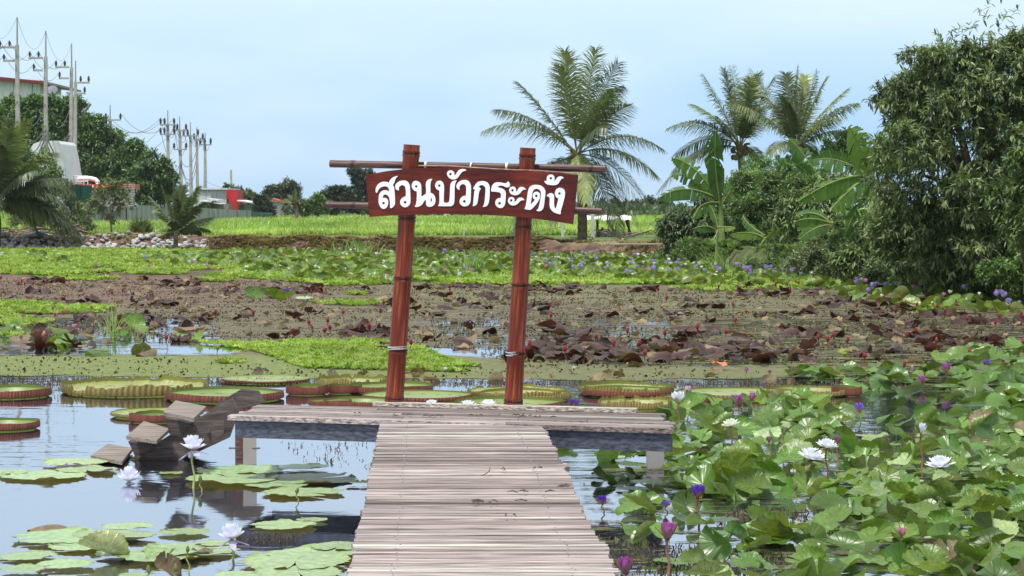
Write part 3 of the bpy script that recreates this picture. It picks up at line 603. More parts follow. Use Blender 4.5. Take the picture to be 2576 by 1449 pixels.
# letters: traced outlines in two enlarged crops
def cA(p): return (930.8+p[0]*.09766, 415.1+p[1]*.09766)
def cB(p): return (1169.8+p[0]*.10742, 427.7+p[1]*.10742)
LT = [
 (cA, [(735,275),(620,300),(545,360),(505,420),(488,465),(450,440),(390,428),(320,435),(250,465),(200,510),(160,580),(147,640),(155,700),(175,722),(195,700),(225,630),(280,580),(340,552),(400,545),(450,560),(485,600),(500,640),(500,690),(470,665),(420,648),(370,650),(310,670),(265,710),(238,770),(228,850),(225,930),(235,1000),(265,1070),(310,1120),(360,1132),(410,1115),(450,1070),(470,1010),(475,950),(465,900),(430,860),(380,845),(330,850),(335,810),(360,770),(400,755),(450,770),(490,820),(510,870),(520,960),(525,1040),(518,1085),(540,1118),(600,1080),(645,1020),(650,940),(645,820),(638,700),(630,600),(610,550),(590,520),(630,460),(645,400),(670,340)], [(353,982,34)]),
 (cA, [(750,660),(745,600),(755,570),(790,530),(840,515),(885,530),(915,570),(925,640),(930,720),(930,800),(870,825),(810,870),(780,930),(782,990),(810,1040),(860,1080),(910,1092),(970,1075),(1020,1030),(1045,970),(1047,860),(1042,720),(1035,600),(1030,540),(1010,480),(970,430),(910,400),(850,398),(780,410),(710,450),(665,500),(650,560),(665,610),(700,645)], [(907,960,36)]),
 (cA, [(1185,405),(1240,420),(1290,455),(1320,510),(1328,600),(1328,720),(1325,825),(1380,780),(1448,745),(1450,600),(1440,500),(1455,430),(1500,380),(1560,358),(1610,355),(1575,420),(1560,500),(1560,600),(1560,715),(1620,740),(1665,790),(1690,860),(1690,940),(1665,1020),(1610,1065),(1540,1080),(1480,1065),(1450,1020),(1448,950),(1445,885),(1400,930),(1360,1000),(1310,1050),(1230,1080),(1150,1075),(1185,1030),(1200,950),(1210,850),(1212,760),(1212,680),(1150,665),(1105,620),(1080,560),(1080,500),(1110,440),(1150,410)], [(1195,552,33), [(1567,835),(1600,870),(1602,920),(1565,965)]]),
 (cA, [(1800,400),(1850,420),(1895,470),(1912,540),(1912,660),(1905,800),(1902,965),(1960,975),(2020,965),(2045,940),(2055,860),(2065,700),(2068,560),(2080,480),(2120,425),(2180,400),(2240,393),(2200,460),(2185,560),(2182,700),(2180,860),(2175,960),(2150,1030),(2090,1062),(1950,1062),(1850,1060),(1750,1058),(1785,1010),(1795,940),(1795,800),(1790,655),(1740,640),(1700,595),(1680,530),(1695,460),(1740,415)], [(1788,532,33)]),
 (cA, [(2490,140),(2400,160),(2330,230),(2280,310),(2230,355),(2160,375),(2090,365),(2030,320),(1990,260),(1985,205),(2010,160),(2060,133),(2120,140),(2160,175),(2180,220),(2170,270),(2210,250),(2240,200),(2280,140),(2340,105),(2410,100),(2460,115)], [(2075,235,34)]),
 (cA, [(2310,645),(2305,590),(2320,540),(2360,500),(2405,490),(2450,505),(2480,550),(2485,640),(2480,730),(2475,790),(2400,800),(2340,850),(2310,920),(2315,980),(2350,1030),(2410,1065),(2470,1065),(2540,1040),(2590,970),(2600,860),(2605,700),(2607,560),(2590,480),(2540,410),(2470,382),(2390,385),(2310,420),(2250,480),(2225,550),(2245,600),(2280,635)], [(2435,938,36)]),
 (cB, [(190,442),(215,390),(260,320),(310,275),(380,258),(450,260),(520,285),(565,340),(583,400),(583,500),(578,650),(560,760),(530,830),(480,860),(415,865),(450,810),(465,720),(475,600),(485,480),(480,410),(450,370),(400,350),(350,360),(320,395),(380,440),(345,480),(325,540),(315,640),(300,740),(285,800),(240,835),(185,850),(195,790),(205,680),(215,580),(220,510),(240,455)], []),
 (cB, [(1005,258),(1045,300),(1060,345),(1045,390),(1000,408),(950,400),(900,370),(840,365),(790,375),(760,400),(830,420),(900,445),(945,490),(962,550),(955,680),(945,780),(925,840),(880,885),(820,893),(760,870),(720,820),(710,750),(730,700),(780,660),(840,655),(848,600),(842,550),(810,525),(740,510),(615,505),(620,430),(640,360),(690,305),(750,285),(830,290),(900,305),(960,310),(990,290)], [(812,778,32)]),
 (cB, [(1435,455),(1380,460),(1330,490),(1290,550),(1230,585),(1160,592),(1090,570),(1045,520),(1035,460),(1060,405),(1120,383),(1170,400),(1197,450),(1195,510),(1230,480),(1260,420),(1310,393),(1370,400),(1410,430)], [(1117,477,29)]),
 (cB, [(1393,708),(1340,705),(1290,730),(1240,790),(1180,825),(1110,833),(1050,805),(1010,750),(1010,690),(1035,645),(1090,627),(1140,645),(1167,690),(1155,752),(1195,730),(1225,680),(1270,645),(1330,645),(1375,675)], [(1085,712,30)]),
 (cB, [(1390,915),(1425,850),(1440,760),(1455,660),(1475,520),(1495,430),(1540,375),(1610,348),(1690,345),(1770,360),(1840,410),(1885,480),(1885,560),(1870,680),(1858,800),(1840,890),(1800,945),(1740,970),(1668,950),(1720,905),(1745,820),(1765,700),(1785,580),(1780,510),(1750,465),(1690,435),(1640,445),(1600,480),(1575,550),(1565,640),(1550,740),(1535,810),(1590,760),(1625,720),(1640,695),(1600,665),(1585,610),(1595,560),(1630,515),(1690,505),(1740,530),(1762,580),(1755,650),(1725,720),(1680,790),(1620,860),(1560,920),(1520,935)], [(1672,607,31)]),
 (cB, [(2320,190),(2270,200),(2230,250),(2190,320),(2130,355),(2040,355),(1940,345),(1880,305),(1858,250),(1920,258),(1915,200),(1925,150),(1970,110),(2030,103),(2080,130),(2102,180),(2095,230),(2085,265),(2130,225),(2170,170),(2220,145),(2280,155)], [(2013,193,30)]),
 (cB, [(1912,610),(1950,560),(2010,538),(2060,550),(2090,600),(2090,680),(2088,780),(2100,880),(2120,915),(2150,840),(2175,740),(2190,665),(2140,640),(2110,580),(2110,510),(2140,450),(2200,415),(2270,420),(2330,465),(2348,540),(2335,640),(2300,780),(2270,880),(2245,960),(2245,1040),(2160,1020),(2080,990),(2010,920),(1985,840),(1985,740),(1990,660),(1965,625)], [(2215,550,30)])]
M['letter'] = attr_mat('white_letter_paint', rough=.6, spec=.3, nscale=60, namt=.06, bump=.002)
ux = sdn; uz = Vector((0, 0, 1)); org = S(1187, 490, bo+.03)
def loc2(p): d = S(*p, bo+.03)-org; return (d.dot(ux), d.z)
def smooth_loop(pts, it=1):
    for _ in range(it):
        q = []
        for i in range(len(pts)):
            a = pts[i]; c = pts[(i+1) % len(pts)]; q += [(a[0]*.82+c[0]*.18, a[1]*.82+c[1]*.18), (a[0]*.18+c[0]*.82, a[1]*.18+c[1]*.82)]
        pts = q
    return pts
for cf, outl, holes in LT:
    loops = [smooth_loop([loc2(cf(p)) for p in outl])]
    for h_ in holes:
        loops.append([loc2(cf(p)) for p in h_] if isinstance(h_, list) else [loc2(cf((h_[0]+h_[2]*math.cos(a), h_[1]+h_[2]*math.sin(a)))) for a in [k*math.pi/7 for k in range(14)]])
    flat = [Vector((x, z, 0)) for lp in loops for (x, z) in lp]
    tri = mg.tessellate_polygon([[Vector((x, z, 0)) for x, z in lp] for lp in loops])
    n = len(flat); dep = .006
    fr_ = [org+ux*v.x+uz*v.y+snr*dep for v in flat]; bk = [org+ux*v.x+uz*v.y-snr*.004 for v in flat]
    Q = []; k = 0
    for lp in loops:
        m = len(lp); Q += [(k+i, k+(i+1) % m, n+k+(i+1) % m, n+k+i) for i in range(m)]; k += m
    b = MB(); b.add([tuple(v) for v in fr_+bk], Q, [tuple(t) for t in tri], (.74, .76, .80))
    o = b.build('letter', M['letter']); o.parent = board; o.matrix_parent_inverse = board.matrix_world.inverted()
bpy.context.view_layer.update()
for o in board.children: o.matrix_parent_inverse = (Matrix.Translation(-sg.location)).inverted()@Matrix.Identity(4) if False else board.matrix_world.inverted()
# litter lying on the deck
for i, (px, py, ln) in enumerate([(1100, 1048, .10), (1000, 1046, .12), (1190, 1046, .09), (1340, 1050, .16), (1310, 1046, .08), (1470, 1062, .06), (900, 1042, .05), (1265, 1183, .05), (1335, 1240, .12), (1270, 1262, .14), (1210, 1265, .08), (1360, 1180, .06), (1440, 1225, .10), (1290, 1300, .07)]):
    q = G(px, py, DK+.016); b = MB()
    for k in range(4 if ln > .07 else 2):
        a = random.uniform(0, 6.28); c0 = q+Vector((random.gauss(0, ln*.5), random.gauss(0, .02), .004))
        pts = [c0, c0+Vector((math.cos(a)*ln*.25, math.sin(a)*.03, .008)), c0+Vector((math.cos(a)*ln*.5, math.sin(a)*.05, .002))]
        b.tube(pts, [.003, .0045, .0015], 4, col=(.10, .07, .06))
    o = b.build('plant_litter', M['bark']); tag(o, 'small dark clump of dried plant litter on the '+('platform boards' if py < 1070 else 'boardwalk planks'), 'litter', 'dried litter on the '+('platform' if py < 1070 else 'boardwalk'))
q = G(1228, 1180, DK+.012); pts = [G(1207, 1198, DK+.012), G(1222, 1192, DK+.02), G(1231, 1185, DK+.03), G(1233, 1174, DK+.05)]
tag(MB().tube(pts, [.002, .003, .003, .002], 5, col=(.12, .08, .07)).build('twig', M['bark']), 'thin curved twig lying alone in the middle of the boardwalk', 'twig')
# ------------------------------------------------------------------ trees and plants
# little rosette of k drooping leaves used for every broad-leaved crown
def leafgeo(fold=.25):
    """leaf along +Y length 1, width 1 scaled later; 2 segs with a folded midrib"""
    ys = [0, .35, .75, 1.0]; ws = [.06, .5, .36, .0]; V = []; Q = []
    for i, (y_, w_) in enumerate(zip(ys, ws)):
        z_ = -.18*y_*y_
        V += [(-w_, y_, z_+fold*w_*.5), (0, y_, z_), (w_, y_, z_+fold*w_*.5)]
    for i in range(3):
        a = i*3; Q += [(a, a+1, a+4, a+3), (a+1, a+2, a+5, a+4)]
    return np.array(V), Q
LV, LQ = leafgeo()
SV = np.array([(-.5, .0, 0), (.5, .0, 0), (.42, 1, -.1), (-.42, 1, -.1)]); SQ = [(0, 1, 2, 3)]
SV = np.array([(0, 0, 0), (.5, .45, .05), (0, 1, -.1), (-.5, .45, .05)])
def canopy(b, blobs, n, k, ln, wd, cols, droop=.6, hang=.0, simple=False, shell=.55, lumps=.35, seed=0):
    """blobs: (x,y,z,rx,ry,rz) world ellipsoids. n twigs, k leaves each."""
    vol = np.array([(q[3]*q[4]*q[5])**(2/3) for q in blobs]); pr = vol**.8/(vol**.8).sum()
    ch = rng.choice(len(blobs), n, p=pr); B_ = np.array(blobs, float)[ch]
    d = rand_dir(n); d[:, 2] = np.where(d[:, 2] < -.55, -d[:, 2]*.5, d[:, 2])
    # lumpy radius: clumps stick out, gaps stay between them
    lum = (np.sin(d[:, 0]*7+ch*1.7+seed)+np.sin(d[:, 1]*6+ch*.9+2)+np.sin(d[:, 2]*8+ch*2.3))/3
    r = (1-shell*rng.random(n)**1.6)*(1+lumps*lum*.6)
    P = B_[:, :3]+d*r[:, None]*B_[:, 3:]
    keep = rng.random(n) < np.clip(1.0+lum*1.1, .25, 1); P = P[keep]; d = d[keep]; ch = ch[keep]; n = len(P); lum = lum[keep]
    base = np.array(cols); ci = rng.choice(len(cols), n); C0 = base[ci]*rng.uniform(.75, 1.25, (n, 1))
    P = np.repeat(P, k, 0); D0 = np.repeat(d, k, 0); C0 = np.repeat(C0, k, 0)*rng.uniform(.85, 1.15, (n*k, 1)); m = n*k
    dr = D0*.7+rand_dir(m)*.9; dr[:, 2] -= droop*rng.uniform(.5, 1.4, m)
    up = np.tile([0, 0, 1.], (m, 1))+rand_dir(m)*.45+D0*.3
    R = frames(dr, up); s = rng.uniform(.7, 1.2, m)
    R = R*np.stack([s*wd, s*ln, s*ln], 1)[:, None, :]
    O = P+rand_dir(m)*ln*.35
    if hang: O[:, 2] -= rng.random(m)*hang
    b.stamp(SV if simple else LV, SQ if simple else LQ, None, R, O, C0)
def pxblobs(lst, Y, depth=1.0, dy=0):
    out = []
    for q in lst:
        px, py, r = q[:3]; yy = Y+(q[3] if len(q) > 3 else random.uniform(-.6, .6)); p = D(px, py, yy); rr = r*mpp(yy); out.append((p.x, p.y, p.z, rr, rr*depth, rr))
    return out
def limbs(b, base, blobs, r0, col, n=None):
    for q in blobs[:n]:
        e_ = Vector(q[:3]); mid = base.lerp(e_, .5)+Vector((random.uniform(-.1, .1)*q[3], 0, .25*abs(e_.z-base.z)))
        pts = [base, base.lerp(mid, .6), mid.lerp(e_, .4), e_, e_+Vector((random.uniform(-.3, .3)*q[3], 0, q[5]*.5))]
        b.tube(pts, [r0, r0*.7, r0*.5, r0*.3, r0*.08], 6, col=col)
def tree(name, label, cat, px, py, Y, bl, n, k, ln, wd, cols, trunk_r=.12, group=None, bark=(.16, .12, .09), depth=1.0, limbn=6, zbase=None, sub=7, **kw):
    base = D(px, py, Y)
    if zbase is not None: base.z = zbase
    t = empty(name, base, label, cat, group)
    B_ = pxblobs(bl, Y, depth)
    if sub:
        S_ = []
        for q in B_:
            for _ in range(sub):
                d = rand_dir(1)[0]; d[1] = -abs(d[1])*.8; f = random.uniform(.22, .42); o_ = random.uniform(.8, 1.12); S_.append((q[0]+d[0]*q[3]*o_, q[1]+d[1]*q[4]*o_, q[2]+d[2]*q[5]*o_, q[3]*f, q[4]*f, q[5]*f*random.uniform(.5, .9)))
        B_ = B_+S_
    b = MB(); canopy(b, B_, n, k, ln, wd, cols, **kw); par(b.build('crown', M['leaf_glossy'] if not kw.get('simple') else M['leaf']), t)
    b = MB(); top = Vector(B_[0][:3]); fork = base.lerp(top, .45); fork.y = base.y; fork.x = base.x+(top.x-base.x)*.3
    b.tube([base, base.lerp(fork, .5)+Vector((.05, 0, 0)), fork], [trunk_r, trunk_r*.8, trunk_r*.65], 8, col=bark)
    limbs(b, fork, B_, trunk_r*.55, bark, limbn)
    par(b.build('trunk', M['bark']), t); return t
MANGO = [(.10, .145, .05), (.12, .175, .055), (.15, .21, .065), (.08, .115, .045), (.21, .26, .10)]
LIME = [(.11, .20, .045), (.15, .25, .06), (.08, .14, .04)]
OLIVE = [(.14, .17, .07), (.18, .21, .09), (.10, .13, .055)]
FARG = [(.095, .16, .055), (.12, .20, .065), (.075, .125, .045), (.15, .24, .07)]
FARD = [(.06, .085, .055), (.075, .10, .06), (.05, .07, .045)]
# -- big mango tree at the right edge
tree('mango_tree', 'tall dense mango tree with dark drooping leaves filling the right edge above the pond', 'tree', 2440, 735, 51,
     [(2470, 240, 170), (2370, 200, 100), (2262, 235, 55), (2400, 400, 190), (2320, 440, 110), (2340, 590, 110), (2480, 590, 150), (2590, 400, 190), (2565, 180, 105), (2640, 250, 150), (2290, 330, 70), (2270, 520, 80), (2440, 150, 50), (2590, 115, 42), (2350, 175, 50), (2330, 260, 80), (2300, 620, 90), (2250, 590, 60), (2420, 650, 90), (2540, 640, 90), (2220, 245, 30), (2520, 500, 130)],
     9500, 9, .165, .042, MANGO+[(.05, .075, .035), (.20, .25, .11)], .22, depth=1.0, limbn=12, hang=.06, droop=.55, sub=11, lumps=.9)
tree('mango_tree', 'tall mango tree standing just past the right edge behind the big one', 'tree', 2850, 790, 46,
     [(2850, 300, 190), (2780, 450, 170), (2950, 450, 180), (2850, 600, 190), (2760, 200, 110)], 3500, 8, .19, .05, MANGO, .2, droop=.5, hang=.1, sub=8)
tree('young_mango_tree', 'small bright-green leafy mango sapling at the right edge in front of the tall mango', 'tree', 2580, 740, 47,
     [(2545, 480, 45), (2585, 560, 60), (2560, 400, 35), (2530, 545, 30)], 330, 8, .17, .05, [(.07, .12, .03), (.10, .15, .04)], .05, hang=.1)
tree('mango_tree', 'rounded dark mango tree in the middle of the right bank between the two banana clumps', 'tree', 2090, 690, 72,
     [(2070, 540, 75), (2020, 590, 55), (2130, 600, 60), (2000, 520, 45), (2100, 480, 50), (2060, 640, 45)], 1300, 8, .2, .06, MANGO, .12, hang=.15, droop=.9)
tree('mango_tree', 'low dark mango tree overhanging the water at the left end of the right bank', 'tree', 1735, 650, 84,
     [(1712, 585, 55), (1765, 545, 60), (1690, 560, 35), (1730, 620, 50), (1820, 610, 55), (1790, 500, 45), (1870, 560, 50)], 1300, 8, .22, .065, [(.06, .09, .045), (.075, .115, .05), (.10, .14, .055)], .12, hang=.15, droop=.9)
tree('mango_tree', 'leafy mango tree with paler leaves just left of the tall mango beside the water', 'tree', 2215, 705, 60,
     [(2180, 620, 60), (2230, 560, 60), (2140, 650, 45), (2260, 650, 60), (2210, 690, 40)], 1000, 8, .2, .06, MANGO[1:]+[(.09, .13, .05)], .1, hang=.12, droop=.8)
tree('tamarind_tree', 'feathery bright green tree behind the tall banana plant on the right bank', 'tree', 1930, 640, 86,
     [(1920, 490, 60), (1890, 540, 55), (1960, 450, 50), (1860, 470, 40), (1950, 560, 55), (2000, 470, 45), (2030, 440, 35), (1900, 430, 40)], 3000, 7, .14, .045, [(.10, .19, .045), (.13, .24, .05), (.17, .28, .07)], .12, simple=True, droop=.3)
tree('tamarind_tree', 'bright leafy tree crown filling the space between the two banana clumps', 'tree', 1960, 665, 77,
     [(1950, 480, 42), (1990, 500, 45), (1900, 520, 40), (2030, 480, 40), (1870, 540, 35), (1985, 450, 30), (1930, 560, 45), (1870, 470, 28)], 2600, 7, .15, .05, LIME+MANGO[:2], .1, simple=True, droop=.3)
tree('papaya_tree', 'papaya tree with fine pale foliage against the sky between the palm and the tall mango', 'tree', 2110, 650, 88,
     [(2125, 372, 30), (2090, 385, 25), (2160, 375, 28), (2140, 400, 22)], 420, 7, .22, .08, [(.09, .16, .06), (.06, .12, .045)], .08, simple=True, droop=.2)
for i, (nm, lab, px, py, Y, bl, n, cols) in enumerate([
  ('shrub', 'pale scrubby shrub at the water edge below the middle mango tree', 2110, 690, 67, [(2100, 650, 45), (2060, 670, 40), (2150, 675, 40), (2010, 680, 35)], 1300, OLIVE+LIME),
  ('shrub', 'dark low shrub under the tall banana plant on the right bank', 1890, 680, 78, [(1860, 650, 40), (1900, 665, 40), (1820, 650, 30), (1940, 670, 35)], 1100, FARG),
  ('shrub', 'green bush behind the middle shrubs at the foot of the right bank', 1990, 670, 76, [(1990, 630, 55), (1950, 600, 50), (2040, 600, 40)], 1300, LIME[::2]+FARG),
  ('shrub', 'shaded undergrowth bush beneath the tall mango tree at the right edge', 2380, 740, 52.5, [(2330, 690, 50), (2400, 710, 50), (2470, 720, 45), (2540, 720, 45), (2280, 700, 40)], 1700, FARG[:3]),
  ('shrub', 'leafy green bush with light leaves at the right edge beside the trunk', 2555, 740, 49, [(2560, 690, 45), (2500, 690, 35), (2590, 650, 40)], 700, LIME),
  ('shrub', 'low dark leafy bush hugging the waterline left of the tall banana stem', 1750, 668, 79, [(1720, 645, 35), (1760, 655, 35), (1800, 660, 35), (1840, 668, 30)], 1400, FARG[:1]+MANGO[:2]),
  ('shrub', 'low tangled green scrub at the waterline right of the tall banana stem', 1930, 690, 70, [(1890, 680, 32), (1940, 685, 32), (1990, 690, 32), (1960, 660, 40)], 1500, FARG+OLIVE[:1]),
  ('shrub', 'tall loose green bush filling the gap right of the tall banana plant', 1890, 660, 80, [(1870, 610, 45), (1900, 580, 40), (1850, 560, 35), (1930, 620, 40)], 1300, LIME),
  ('shrub', 'leafy green bush between the large banana plant and the middle mango tree', 2190, 680, 63, [(2150, 580, 50), (2190, 620, 50), (2120, 620, 40), (2240, 520, 45), (2200, 500, 40)], 1500, FARG),
  ('shrub', 'wide pale grey-green scrub along the water in front of the middle of the right bank', 2080, 700, 64, [(2110, 640, 50), (2060, 650, 50), (2160, 640, 45), (2020, 665, 40), (2100, 690, 35), (2190, 690, 35)], 2200, OLIVE),
  ('shrub', 'dark tangled bush at the water edge left of the tall mango', 2270, 730, 56, [(2230, 680, 50), (2270, 660, 50), (2310, 700, 45), (2200, 700, 35)], 1800, FARG[:1]+FARG[2:3]+OLIVE[2:]),
  ('shrub', 'small round green bush at the left end of the right bank', 1680, 655, 85, [(1680, 640, 22), (1705, 648, 20), (1660, 648, 12)], 300, LIME),
  ]):
    tree(nm, lab, 'shrub', px, py, Y, bl, n, 6, .11, .04, cols, .03, simple=True, droop=.1, limbn=4)
# -- coconut palms
def frond(c, tip, arch=.28, width=1.0, dark=1.0, drooping=.8, col=None, nl=80, lw=.021):
    """pinnate frond from c to tip, arching upwards; returns an MB"""
    b = MB(); Ln = (tip-c).length; ctl = c.lerp(tip, .5)+Vector((0, 0, arch*Ln)); N = 16
    ts = np.linspace(0, 1, N); A, B_, E = (np.array(v) for v in (c, ctl, tip))
    pts = ((1-ts)**2)[:, None]*A+(2*ts*(1-ts))[:, None]*B_+(ts**2)[:, None]*E
    col = np.array(col if col is not None else (.07, .095, .04))*dark
    rc = np.array([.22, .21, .06])*dark
    b.tube(pts, np.linspace(.035, .006, N)*(Ln/4)**.5, 5, col=rc)
    t = np.repeat(np.linspace(.14, .995, nl), 2); m = len(t); side = np.tile([-1., 1.], nl)
    P = ((1-t)**2)[:, None]*A+(2*t*(1-t))[:, None]*B_+(t**2)[:, None]*E
    Tn = 2*(1-t)[:, None]*(B_-A)+2*t[:, None]*(E-B_); Tn /= np.linalg.norm(Tn, axis=1)[:, None]
    # frond plane: side vector horizontal-ish, twisted at random
    tw = random.uniform(-.7, .7); s0 = np.cross(Tn, [0, 0, 1.]); s0 /= np.linalg.norm(s0, axis=1)[:, None]+1e-6
    nn = np.cross(s0, Tn); sv = s0*math.cos(tw)+nn*math.sin(tw)
    ll = Ln*.31*width*np.interp(t, [.1, .3, .6, .85, 1], [.55, .95, 1, .7, .35])*rng.uniform(.8, 1.1, m)
    fw = np.interp(t, [0, .7, 1], [.45, .75, 1.6])
    d1 = sv*side[:, None]+Tn*fw[:, None]+rng.normal(0, .08, (m, 3))+nn*.12; d1 /= np.linalg.norm(d1, axis=1)[:, None]
    d2 = d1.copy(); d2[:, 2] -= drooping*rng.uniform(.6, 1.5, m); d2 /= np.linalg.norm(d2, axis=1)[:, None]
    d1[:, 2] -= .15; p1 = P+d1*(ll*.42)[:, None]; p2 = p1+d2*(ll*.6)[:, None]
    wv = np.cross(d1, nn); wv /= np.linalg.norm(wv, axis=1)[:, None]+1e-6; w_ = (lw*(Ln/4)**.2*rng.uniform(.8, 1.2, m))[:, None]
    V = np.stack([P-wv*w_*.6, P+wv*w_*.6, p1-wv*w_, p1+wv*w_, p2-wv*w_*.15, p2+wv*w_*.15], 1)
    q = np.array([(0, 1, 3, 2), (2, 3, 5, 4)])[None]+(np.arange(m)*6)[:, None, None]
    K = col*rng.uniform(.75, 1.35, (m, 1)); K = np.repeat(K, 6, 0)
    b.add(V.reshape(-1, 3), q.reshape(-1, 4), col=K); return b
def palm(label, cpx, cpy, Y, tips, bpx=None, bpy=None, tr=.16, L=None, nuts=0, extra=10, arch=.26, name='coconut_palm', cat='palm tree', young=False, group=None, lw=.023):
    c = D(cpx, cpy, Y); base = D(bpx if bpx else cpx, bpy if bpy else 650, Y)
    t = empty(name, base, label, cat, group)
    if bpx:
        b = MB(); n = 14; pts = []; rad = []
        for i in range(n*2+1):
            f = i/(n*2); p = base.lerp(c, f); p.x += math.sin(f*math.pi)*.12*(1 if not young else 0)
            pts.append(p+Vector((0, 0, -.1*(1-f)))); rad.append(tr*(1.0+.9*max(0, .18-f)*4)*(1-.25*f)*(1+(.05 if i % 2 else -.03)))
        b.tube(pts, rad, 12, col=np.array([(.20, .165, .13) if i % 2 else (.13, .105, .085) for i in range(n*2+1)])); par(b.build('trunk', M['bark']), t)
    Lm = L or max((D(x, y, Y)-c).length for x, y in tips)
    for (x, y) in tips:
        tip = D(x, y, Y); l = (tip-c).length; off = math.sqrt(max(0, (Lm*random.uniform(.85, 1))**2-l*l))*random.choice([-1, 1])*.5; tip.y += off
        up = (tip.z-c.z)/max(l, .1)
        a = arch*(.35 if up > .75 else (.8 if up > .3 else 1.25)); dc = random.uniform(.75, 1.25)
        cc = random.choice([(.115, .15, .065), (.135, .175, .065), (.095, .125, .06), (.19, .22, .075)])
        par(frond(c+Vector((random.uniform(-.08, .08), 0, random.uniform(-.1, .15))), tip, a, 1., dc, .95 if up < .6 else .5, cc, lw=lw).build('frond', M['palm']), t)
    for i in range(extra//2):
        an = random.uniform(0, 6.28); el = random.uniform(-.15, .9); l = Lm*random.uniform(.6, .95)
        v = Vector((math.cos(an)*math.cos(el)*.75, math.sin(an)*math.cos(el), math.sin(el)))*l
        par(frond(c, c+v, arch, 1., random.uniform(.7, 1.1), .9, None, lw=lw).build('frond', M['palm']), t)
    for i in range(nuts):
        an = random.uniform(0, 6.28); p = c+Vector((math.cos(an)*.32, math.sin(an)*.3-.05, random.uniform(-.5, -.1)))
        b = MB(); rr = random.uniform(.09, .13); zz = [-1, -.8, -.35, .25, .75, 1]; pts = [p+Vector((0, 0, z*rr*1.25)) for z in zz]
        b.tube(pts, [rr*math.sqrt(max(.02, 1-z*z)) for z in zz], 8, col=random.choice([(.14, .15, .04), (.20, .17, .06), (.09, .08, .04)])); par(b.build('coconut', M['leaf_glossy'], smooth=True), t)
    if not young:
        b = MB()
        for i in range(26):
            an = random.uniform(0, 6.28); v = Vector((math.cos(an), math.sin(an), random.uniform(-.6, 1))); pts = [c+v*.08-Vector((0, 0, .25)), c+v*.3, c+v*.5-Vector((0, 0, .12))]
            b.tube(pts, [.05, .03, .01], 4, col=random.choice([(.20, .15, .06), (.13, .09, .05), (.25, .22, .07)]))
        par(b.build('leaf_bases', M['bark']), t)
    return t
palm('tall coconut palm on the far bank just right of the sign', 1452, 392, 97,
     [(1219,331),(1248,272),(1306,213),(1408,173),(1420,134),(1497,128),(1554,160),(1584,268),(1671,371),(1657,442),(1651,552),(1606,580),(1562,600),(1471,509),(1290,608),(1226,584),(1390,560),(1530,235)], 1462, 648, .21, nuts=14, extra=5)
palm('left one of the two coconut palms behind the banana plants, with darker fronds', 1862, 372, 104,
     [(1678,324),(1771,192),(1740,268),(1823,175),(1841,171),(1899,192),(1940,204),(1961,295),(1705,390),(1656,480),(1689,431),(1800,300),(1880,200),(1930,420)], 1866, 650, .2, nuts=6, extra=4)
palm('right one of the two coconut palms behind the banana plants, with brighter green upright fronds', 2000, 372, 99,
     [(1891,180),(1982,184),(2008,171),(2056,184),(2081,200),(2151,262),(2188,349),(2100,300),(1837,262),(1924,390),(2068,390),(1960,250),(2120,230),(2030,190)], 2004, 655, .2, nuts=9, extra=4)
palm('large coconut palm cut off by the left edge, fronds sweeping over the rocks', -12, 520, 107,
     [(20,305),(62,306),(0,300),(138,385),(165,450),(205,603),(140,540),(110,430),(35,330),(90,600),(172,480),(-80,420),(-100,560),(-30,330),(70,560),(190,585),(210,610),(180,520),(120,470)], -14, 612, .2, nuts=0, extra=8, arch=.3, lw=.04)
palm('young coconut palm with no visible trunk growing out of the white rocks', 442, 590, 106,
     [(378,497),(408,471),(436,458),(469,462),(499,471),(527,547),(523,581),(401,577),(385,530),(499,590),(455,470),(515,510)], 442, 622, .12, extra=6, arch=.2, young=True, lw=.036)
palm('small dark coconut palm standing in front of the far houses', 743, 512, 200,
     [(705,505),(712,530),(742,478),(772,500),(785,520),(760,545),(725,490),(760,485),(718,545)], 743, 548, .18, extra=4)
# -- banana plants
def banana_leaf(p0, p1, p2, w, col):
    b = MB(); A, B_, E = (np.array(v) for v in (p0, p1, p2)); N = 22; ts = np.linspace(0, 1, N+1)
    Pt = lambda t: (1-t)**2*A+2*t*(1-t)*B_+t*t*E
    P = np.array([Pt(t) for t in ts]); Tn = np.gradient(P, axis=0); Tn /= np.linalg.norm(Tn, axis=1)[:, None]
    view = np.array([0, -1., .25]); s_ = np.cross(Tn, view); s_ /= np.linalg.norm(s_, axis=1)[:, None]+1e-6; nn = np.cross(s_, Tn)
    tilt = random.uniform(-.6, .6)
    b.tube(P, np.linspace(.03, .008, N+1), 5, col=(.28, .33, .10))
    for sd_ in (-1, 1):
        drop = random.uniform(.35, .9)
        for i in range(2, N):
            t0 = ts[i]; wd = w*math.sin(min(1, (t0-.06)/.94*1.02)*math.pi)**.55 if t0 < .98 else .02
            gap = random.random() < .3; dd = drop+(random.uniform(0, .6) if gap else 0)
            o = s_[i]*sd_*math.cos(tilt*sd_)+nn[i]*math.sin(tilt)*.7; o = o+Tn[i]*.28; o[2] -= dd; o /= np.linalg.norm(o)
            a0 = P[i]; a1 = P[i+1]*(.9 if gap else 1.0)+P[i]*(.1 if gap else 0)
            v = [a0, a1, a1+o*wd*.55+[0, 0, .0], a0+o*wd*.55, a1+o*wd-np.array([0, 0, dd*wd*.35]), a0+o*wd-np.array([0, 0, dd*wd*.35])]
            if i % 2 == 0 and random.random() < .15: continue
            b.add(v, [(0, 1, 2, 3), (3, 2, 4, 5)], col=np.array(col)*random.uniform(.82, 1.18))
    return b
